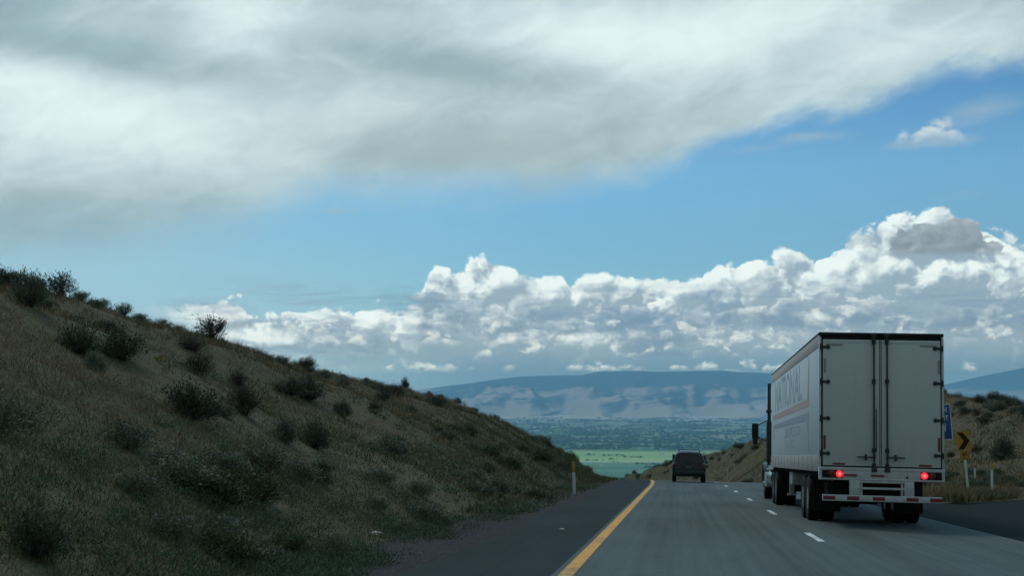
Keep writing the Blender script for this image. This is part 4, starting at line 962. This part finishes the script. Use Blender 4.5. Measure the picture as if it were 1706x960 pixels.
named = [
 ('dark', 60, 930, 112, 96, 'big dark rounded shrub at the lower left corner of the hillside'),
 ('dark', 320, 700, 110, 74, 'largest dark shrub in the middle of the left hillside'),
 ('brown', 405, 690, 84, 70, 'grey-brown bare shrub right of the largest dark one on the slope'),
 ('dark', 525, 748, 62, 56, 'round dark green shrub on the slope below the bare brown ones'),
 ('dark', 474, 738, 48, 46, 'dark shrub left of the round green one on mid slope'),
 ('dark', 570, 695, 38, 34, 'dark shrub below the ridge in the middle of the brown slope'),
 ('dark', 372, 768, 26, 32, 'narrow upright dark shrub on the lower part of the slope'),
 ('sage', 225, 822, 70, 42, 'grey-green sagebrush halfway down the slope at left'),
 ('dark', 130, 590, 90, 60, 'broad dull dark shrub high on the slope under the skyline'),
 ('dark', 200, 600, 90, 60, 'broad dark shrub beside another high on the left slope'),
 ('sage', 158, 618, 52, 40, 'pale grey-green sagebrush in front of the broad dark shrubs'),
 ('bloom', 262, 602, 28, 14, 'low yellowish flowering shrub near the top of the slope'),
 ('dark', 534, 808, 46, 30, 'dark low shrub near the foot of the slope'),
 ('dark', 738, 878, 36, 20, 'small dark shrub at the edge of the gravel, right of the sagebrush'),
 ('sage', 560, 938, 74, 50, 'round grey-green sagebrush nearest the gravel at the bottom'),
 ('green', 395, 945, 120, 60, 'wide fresh green shrub at the bottom edge of the hillside'),
 ('green', 480, 930, 90, 56, 'bushy green shrub between the wide one and the round sagebrush'),
 ('sage', 675, 890, 46, 30, 'small sagebrush beside the gravel verge'),
 ('sage', 895, 836, 60, 24, 'sagebrush clump beside the shoulder just left of the marker post'),
 ('sage', 830, 824, 60, 30, 'sagebrush clump at the foot of the slope, second from the marker post'),
 ('dark', 1672, 765, 44, 40, 'dark green shrub on the right hillside, beyond the chevron sign'),
]
for a in named: shrub_px(*a)
shrub_sky('twiggy', 98, 62, 46, 'spiky bare-twigged shrub on the skyline at far left')
shrub_sky('twiggy', 30, 80, 30, 'low twiggy shrub on the skyline at the left edge')
shrub_sky('twiggy', 205, 36, 24, 'small twiggy shrub on the ridge, second from the spiky one')
shrub_sky('twiggy', 352, 66, 44, 'open-branched dark shrub standing alone against the white clouds')
shrub_sky('dark', 511, 38, 26, 'compact dark shrub on the ridge right of the open-branched one')
shrub_sky('twiggy', 470, 34, 18, 'thin low shrub on the ridge just left of the compact dark one')
shrub_sky('dark', 675, 15, 20, 'small block-shaped dark shrub on the ridge before the far mountains')
shrub_sky('dark', 762, 16, 12, 'little dark shrub on the ridge above the far slope, right of the block-shaped one')
shrub_sky('dark', 715, 16, 12, 'low dark shrub on the ridge between the block-shaped one and the drop')
for px, w_, h_ in ((8, 46, 20), (58, 50, 26), (132, 44, 22), (170, 30, 16), (232, 40, 18), (268, 26, 14), (300, 22, 11), (572, 16, 9), (610, 14, 8), (735, 14, 10), (790, 18, 10), (826, 16, 9), (905, 14, 9)):
    shrub_sky('twiggy' if w_ > 20 else 'dark', px, w_, h_, 'low twiggy scrub bush along the skyline of the left hill' if w_ > 20 else 'tiny dark bush along the skyline of the left hill', 'twiggy scrub along the left skyline' if w_ > 20 else 'tiny bushes along the left skyline')
G1 = ('sagebrush shrub dotted over the brown left hillside', 'shrubs on the left hillside')
for k in range(165):
    y = 12 + 180 * vr.random() ** 1.5; Rl = float(np.interp(y, [0, 90, 150, 200, 260], [25, 25, 20, 11, 9])); u = -(5.8 + (Rl - 5.4) * vr.random()); x = u + float(xoff(y))
    low = (-u < 9.5); kind = vr.choices(['sage', 'green', 'dark', 'brown', 'twiggy'], [5, 5, 1.2, 1.5, .3] if low else [1.8, .5, 3, 3, 1.2])[0]
    s = vr.uniform(.45, 1.1) * (1.15 if low else 1.0) * (.7 if y < 22 else 1.0)
    lab = {'sage': 'grey-green sagebrush', 'green': 'fresh green shrub', 'dark': 'dark shrub', 'brown': 'dry brown shrub', 'twiggy': 'twiggy dark shrub'}[kind]
    shrub(kind, x, y, s * vr.uniform(.9, 1.5), s * vr.uniform(.55, .85), f'{lab} among the dry grass of the left hillside', f'{lab}s on the left hillside')
for k in range(70):                                            # a low line of sage along the foot of the slope
    y = 16 + 110 * vr.random() ** 1.3; x = -vr.uniform(4.3, 8.8) + float(xoff(y)); s = vr.uniform(.4, .8)
    kind = vr.choice(['sage', 'green', 'sage']); lab = {'sage': 'low grey-green sagebrush', 'green': 'low green shrub'}[kind]
    shrub(kind, x, y, s * 1.4, s * .62, f'{lab} in the row along the left road verge', f'{lab}s along the left verge')
for k in range(150):                                           # right hillside
    y = 92 + 190 * vr.random(); Rr = float(np.interp(y, [0, 100, 130, 190, 280, 400], [27, 27, 26, 21, 17, 17])); u = 11 + (Rr - 9) * vr.random() ** .6; x = u + float(xoff(y))
    if vr.random() < .35: u = Rr + vr.uniform(-2, 1.5); x = u + float(xoff(y))
    kind = vr.choices(['sage', 'dark', 'brown'], [1.5, 4, 2])[0]; s = vr.uniform(.5, 1.25)
    lab = {'sage': 'grey-green sagebrush', 'dark': 'dark shrub', 'brown': 'dry brown shrub'}[kind]
    shrub(kind, x, y, s * vr.uniform(1, 1.7), s * vr.uniform(.6, 1.0), f'{lab} on the hillside right of the road', f'{lab}s on the right hillside')
for k in range(40):                                            # top of the right hill behind the sign
    y = 104 + 60 * vr.random(); u = 24 + 16 * vr.random(); s = vr.uniform(.7, 1.4); kind = vr.choice(['dark', 'dark', 'green'])
    shrub(kind, u + float(xoff(y)), y, s * 1.5, s * .8, f"{'dark' if kind == 'dark' else 'green'} shrub along the top of the hill behind the signs", f"{'dark' if kind == 'dark' else 'green'} shrubs along the hilltop behind the signs")
for k in range(26):
    y = 80 + 14 * vr.random(); u = 12 + 12 * vr.random(); s = vr.uniform(.4, .8)
    shrub(vr.choice(['sage', 'green']), u + float(xoff(y)), y, s * 1.5, s * .7, 'low grey-green bush in the scrub behind the marker posts', 'low bushes behind the marker posts')
# ------------------------------------------------------------------ grass (nobody could count it)
def gmat(name, stops):
    def f(n, o, p):
        at = n.n.new('ShaderNodeAttribute'); at.attribute_name = 'tint'; return n.ramp(at.outputs['Fac'], stops)
    return mat(name, f, .9, .1)
m_grass = gmat('grass_blades', [(0, (.085, .094, .044)), (.3, (.132, .124, .060)), (.5, (.175, .136, .074)), (.75, (.245, .184, .108)), (1, (.38, .29, .185))])
def grass(name, X, Y, H, W, tint, seed, Z=None):
    r_ = np.random.default_rng(seed); n_ = len(X); Z = ground(X, Y) if Z is None else Z
    a = r_.uniform(0, 2 * math.pi, n_); lean = r_.normal(0, .6, (n_, 2)) * H[:, None]
    dx, dy = np.cos(a) * W / 2, np.sin(a) * W / 2
    V = np.empty((n_, 3, 3)); V[:, 0] = np.stack([X - dx, Y - dy, Z - .03], 1); V[:, 1] = np.stack([X + dx, Y + dy, Z - .03], 1); V[:, 2] = np.stack([X + lean[:, 0], Y + lean[:, 1], Z + H], 1)
    link(name, npmesh(name, V.reshape(-1, 3), np.arange(n_ * 3).reshape(-1, 3), False, attr=np.repeat(np.clip(tint, 0, 1), 3)), m_grass, kind='stuff')
def tufts(cx, cy, k, spread, seed):
    r_ = np.random.default_rng(seed); X = np.repeat(cx, k) + r_.normal(0, 1, len(cx) * k) * np.repeat(spread, k); Y = np.repeat(cy, k) + r_.normal(0, 1, len(cx) * k) * np.repeat(spread, k); return X, Y
r_ = np.random.default_rng(21); N = 95000
y = 7 * (215 / 7) ** r_.random(N); Rl = np.interp(y, [0, 90, 150, 200, 260], [25, 25, 20, 11, 9]); u = -(3.8 + (Rl - 2.3) * r_.random(N)); x = u + xoff(y)
keep = r_.random(N) < np.clip(.55 + 1.6 * fbm(x / 5, y / 5, 3), .12, 1); x, y, u = x[keep], y[keep], u[keep]
X, Y = tufts(x, y, 7, .05 + .0018 * y, 22); rp = np.repeat(np.arange(len(x)), 7)
hh = np.repeat(.06 + .26 * r_.random(len(x)) ** 2.2, 7) * r_.uniform(.6, 1.2, len(X)) * np.clip(.6 + .006 * Y, .6, 1.2)
patch = fbm(X / 7 + 3, Y / 7, 3); low = seg(-(X - xoff(Y)), 15, 6)
tint = .62 + 1.0 * patch - .38 * low + np.repeat(r_.normal(0, .12, len(x)), 7) + r_.normal(0, .08, len(X))
grass('dry_grass', X, Y, hh, .008 + .00030 * Y, tint, 23)
# low scrub: leafy ground cover between the shrubs, thickest along the foot of the slope
def scrub(name, x, y, size, n_leaf, tint, seed, m, Z=None, lf=.30):
    r_ = np.random.default_rng(seed); n_ = len(x) * n_leaf; rp = np.repeat(np.arange(len(x)), n_leaf); s = size[rp]
    th = r_.uniform(0, 2 * math.pi, n_); rad = np.sqrt(r_.random(n_)); hz_ = r_.random(n_) * np.sqrt(1 - .85 * rad ** 2)
    cx = x[rp] + np.cos(th) * rad * s; cy = y[rp] + np.sin(th) * rad * s; cz = (ground(x, y) if Z is None else Z)[rp] + hz_ * s * .75
    d = np.stack([np.cos(th) * rad + r_.normal(0, .4, n_), np.sin(th) * rad + r_.normal(0, .4, n_), .5 + r_.random(n_)], 1); d /= np.linalg.norm(d, axis=1)[:, None]
    sdv = np.cross(d, r_.normal(0, 1, (n_, 3))); sdv /= np.linalg.norm(sdv, axis=1)[:, None] + 1e-6
    ln = (s * lf * r_.uniform(.6, 1.4, n_))[:, None]; c = np.stack([cx, cy, cz], 1)
    V = np.stack([c - sdv * ln * .16, c + sdv * ln * .16, c + d * ln], 1).reshape(-1, 3)
    link(name, npmesh(name, V, np.arange(n_ * 3).reshape(-1, 3), False, attr=np.repeat(np.clip(tint[rp] + r_.normal(0, .13, n_), 0, 1), 3)), m, kind='stuff')
m_scrub = gmat('scrub_leaves', [(0, (.080, .130, .074)), (.3, (.128, .160, .098)), (.5, (.175, .192, .138)), (.7, (.215, .178, .106)), (1, (.29, .215, .135))])
N = 15000; y = 7 * (200 / 7) ** r_.random(N); Rl = np.interp(y, [0, 90, 150, 200, 260], [25, 25, 20, 11, 9]); u = -(4.9 + (Rl - 3.2) * r_.random(N)); x = u + xoff(y)
keep = r_.random(N) < np.clip(.4 + 1.8 * fbm(x / 4 + 50, y / 4, 3), .05, 1); x, y, u = x[keep], y[keep], u[keep]
near_ = y < 34
sz_ = r_.uniform(.10, .30, len(x)) * np.clip(.75 + y / 160, .75, 1.5); tn_ = .50 + 1.1 * fbm(x / 6, y / 6 + 30, 3) + r_.normal(0, .1, len(x))
scrub('low_scrub', x[near_], y[near_], sz_[near_], 110, tn_[near_], 54, m_scrub, None, .15)
x, y = x[~near_], y[~near_]
scrub('low_scrub', x, y, r_.uniform(.10, .30, len(x)) * np.clip(.75 + y / 160, .75, 1.5), 26, .45 + 1.0 * fbm(x / 6, y / 6 + 30, 3) + r_.normal(0, .1, len(x)), 51, m_scrub)
N = 7600; y = 9 * (150 / 9) ** r_.random(N); u = -(3.6 + np.abs(r_.normal(0, 3.0, N))); x = u + xoff(y); keep = r_.random(N) < np.clip(.6 + 1.6 * fbm(x / 3 + 70, y / 3, 3), .1, 1); x, y = x[keep], y[keep]
near_ = y < 34
scrub('verge_scrub', x[near_], y[near_], r_.uniform(.08, .32, int(near_.sum())), 120, .26 + .8 * fbm(x[near_] / 5 + 9, y[near_] / 5, 3), 55, m_scrub, None, .14)
x, y = x[~near_], y[~near_]
scrub('verge_scrub', x, y, r_.uniform(.10, .34, len(x)), 30, .26 + .8 * fbm(x / 5 + 9, y / 5, 3) + r_.normal(0, .08, len(x)), 52, m_scrub)
N = 6000; y = 88 + 190 * r_.random(N) ** 1.2; u = 10.5 + 20 * r_.random(N); x = u + xoff(y); keep = r_.random(N) < np.clip(.5 + 1.6 * fbm(x / 5 + 20, y / 5, 3), .05, 1); x, y = x[keep], y[keep]
scrub('hillside_scrub', x, y, r_.uniform(.18, .5, len(x)), 18, .36 + .8 * fbm(x / 7, y / 7 + 3, 3), 53, m_scrub)
N = 9000; y = 84 + 200 * r_.random(N) ** 1.3; u = 9.8 + 20 * r_.random(N); x = u + xoff(y); X, Y = tufts(x, y, 7, np.full(N, .25), 31)
tint = .36 + .9 * fbm(X / 8, Y / 8, 3) + r_.normal(0, .12, len(X)); grass('hillside_grass', X, Y, r_.uniform(.12, .36, len(X)), np.full(len(X), .045), tint, 32)
N = 2600; t = r_.random(N); y = 53.6 + 38 * r_.random(N); w0 = np.interp(y, [53, 58, 66, 74, 84, 92], [0.05, 2.2, 6.2, 12, 24, 30]); u = 9.5 + w0 * (.02 + .95 * t); x = u + xoff(y); X, Y = tufts(x, y, 8, np.full(N, .12), 41)
Uo = X - xoff(Y); Zg = np.maximum(zroad(Y) - CROSS * np.minimum(Uo, 16) + .08, np.where(Y > 86, ground(X, Y), -99)); tint = .58 + .8 * fbm(X / 3, Y / 3, 2) + r_.normal(0, .12, len(X))
grass('verge_grass', X, Y, r_.uniform(.12, .38, len(X)), np.full(len(X), .03), tint, 42, Zg)
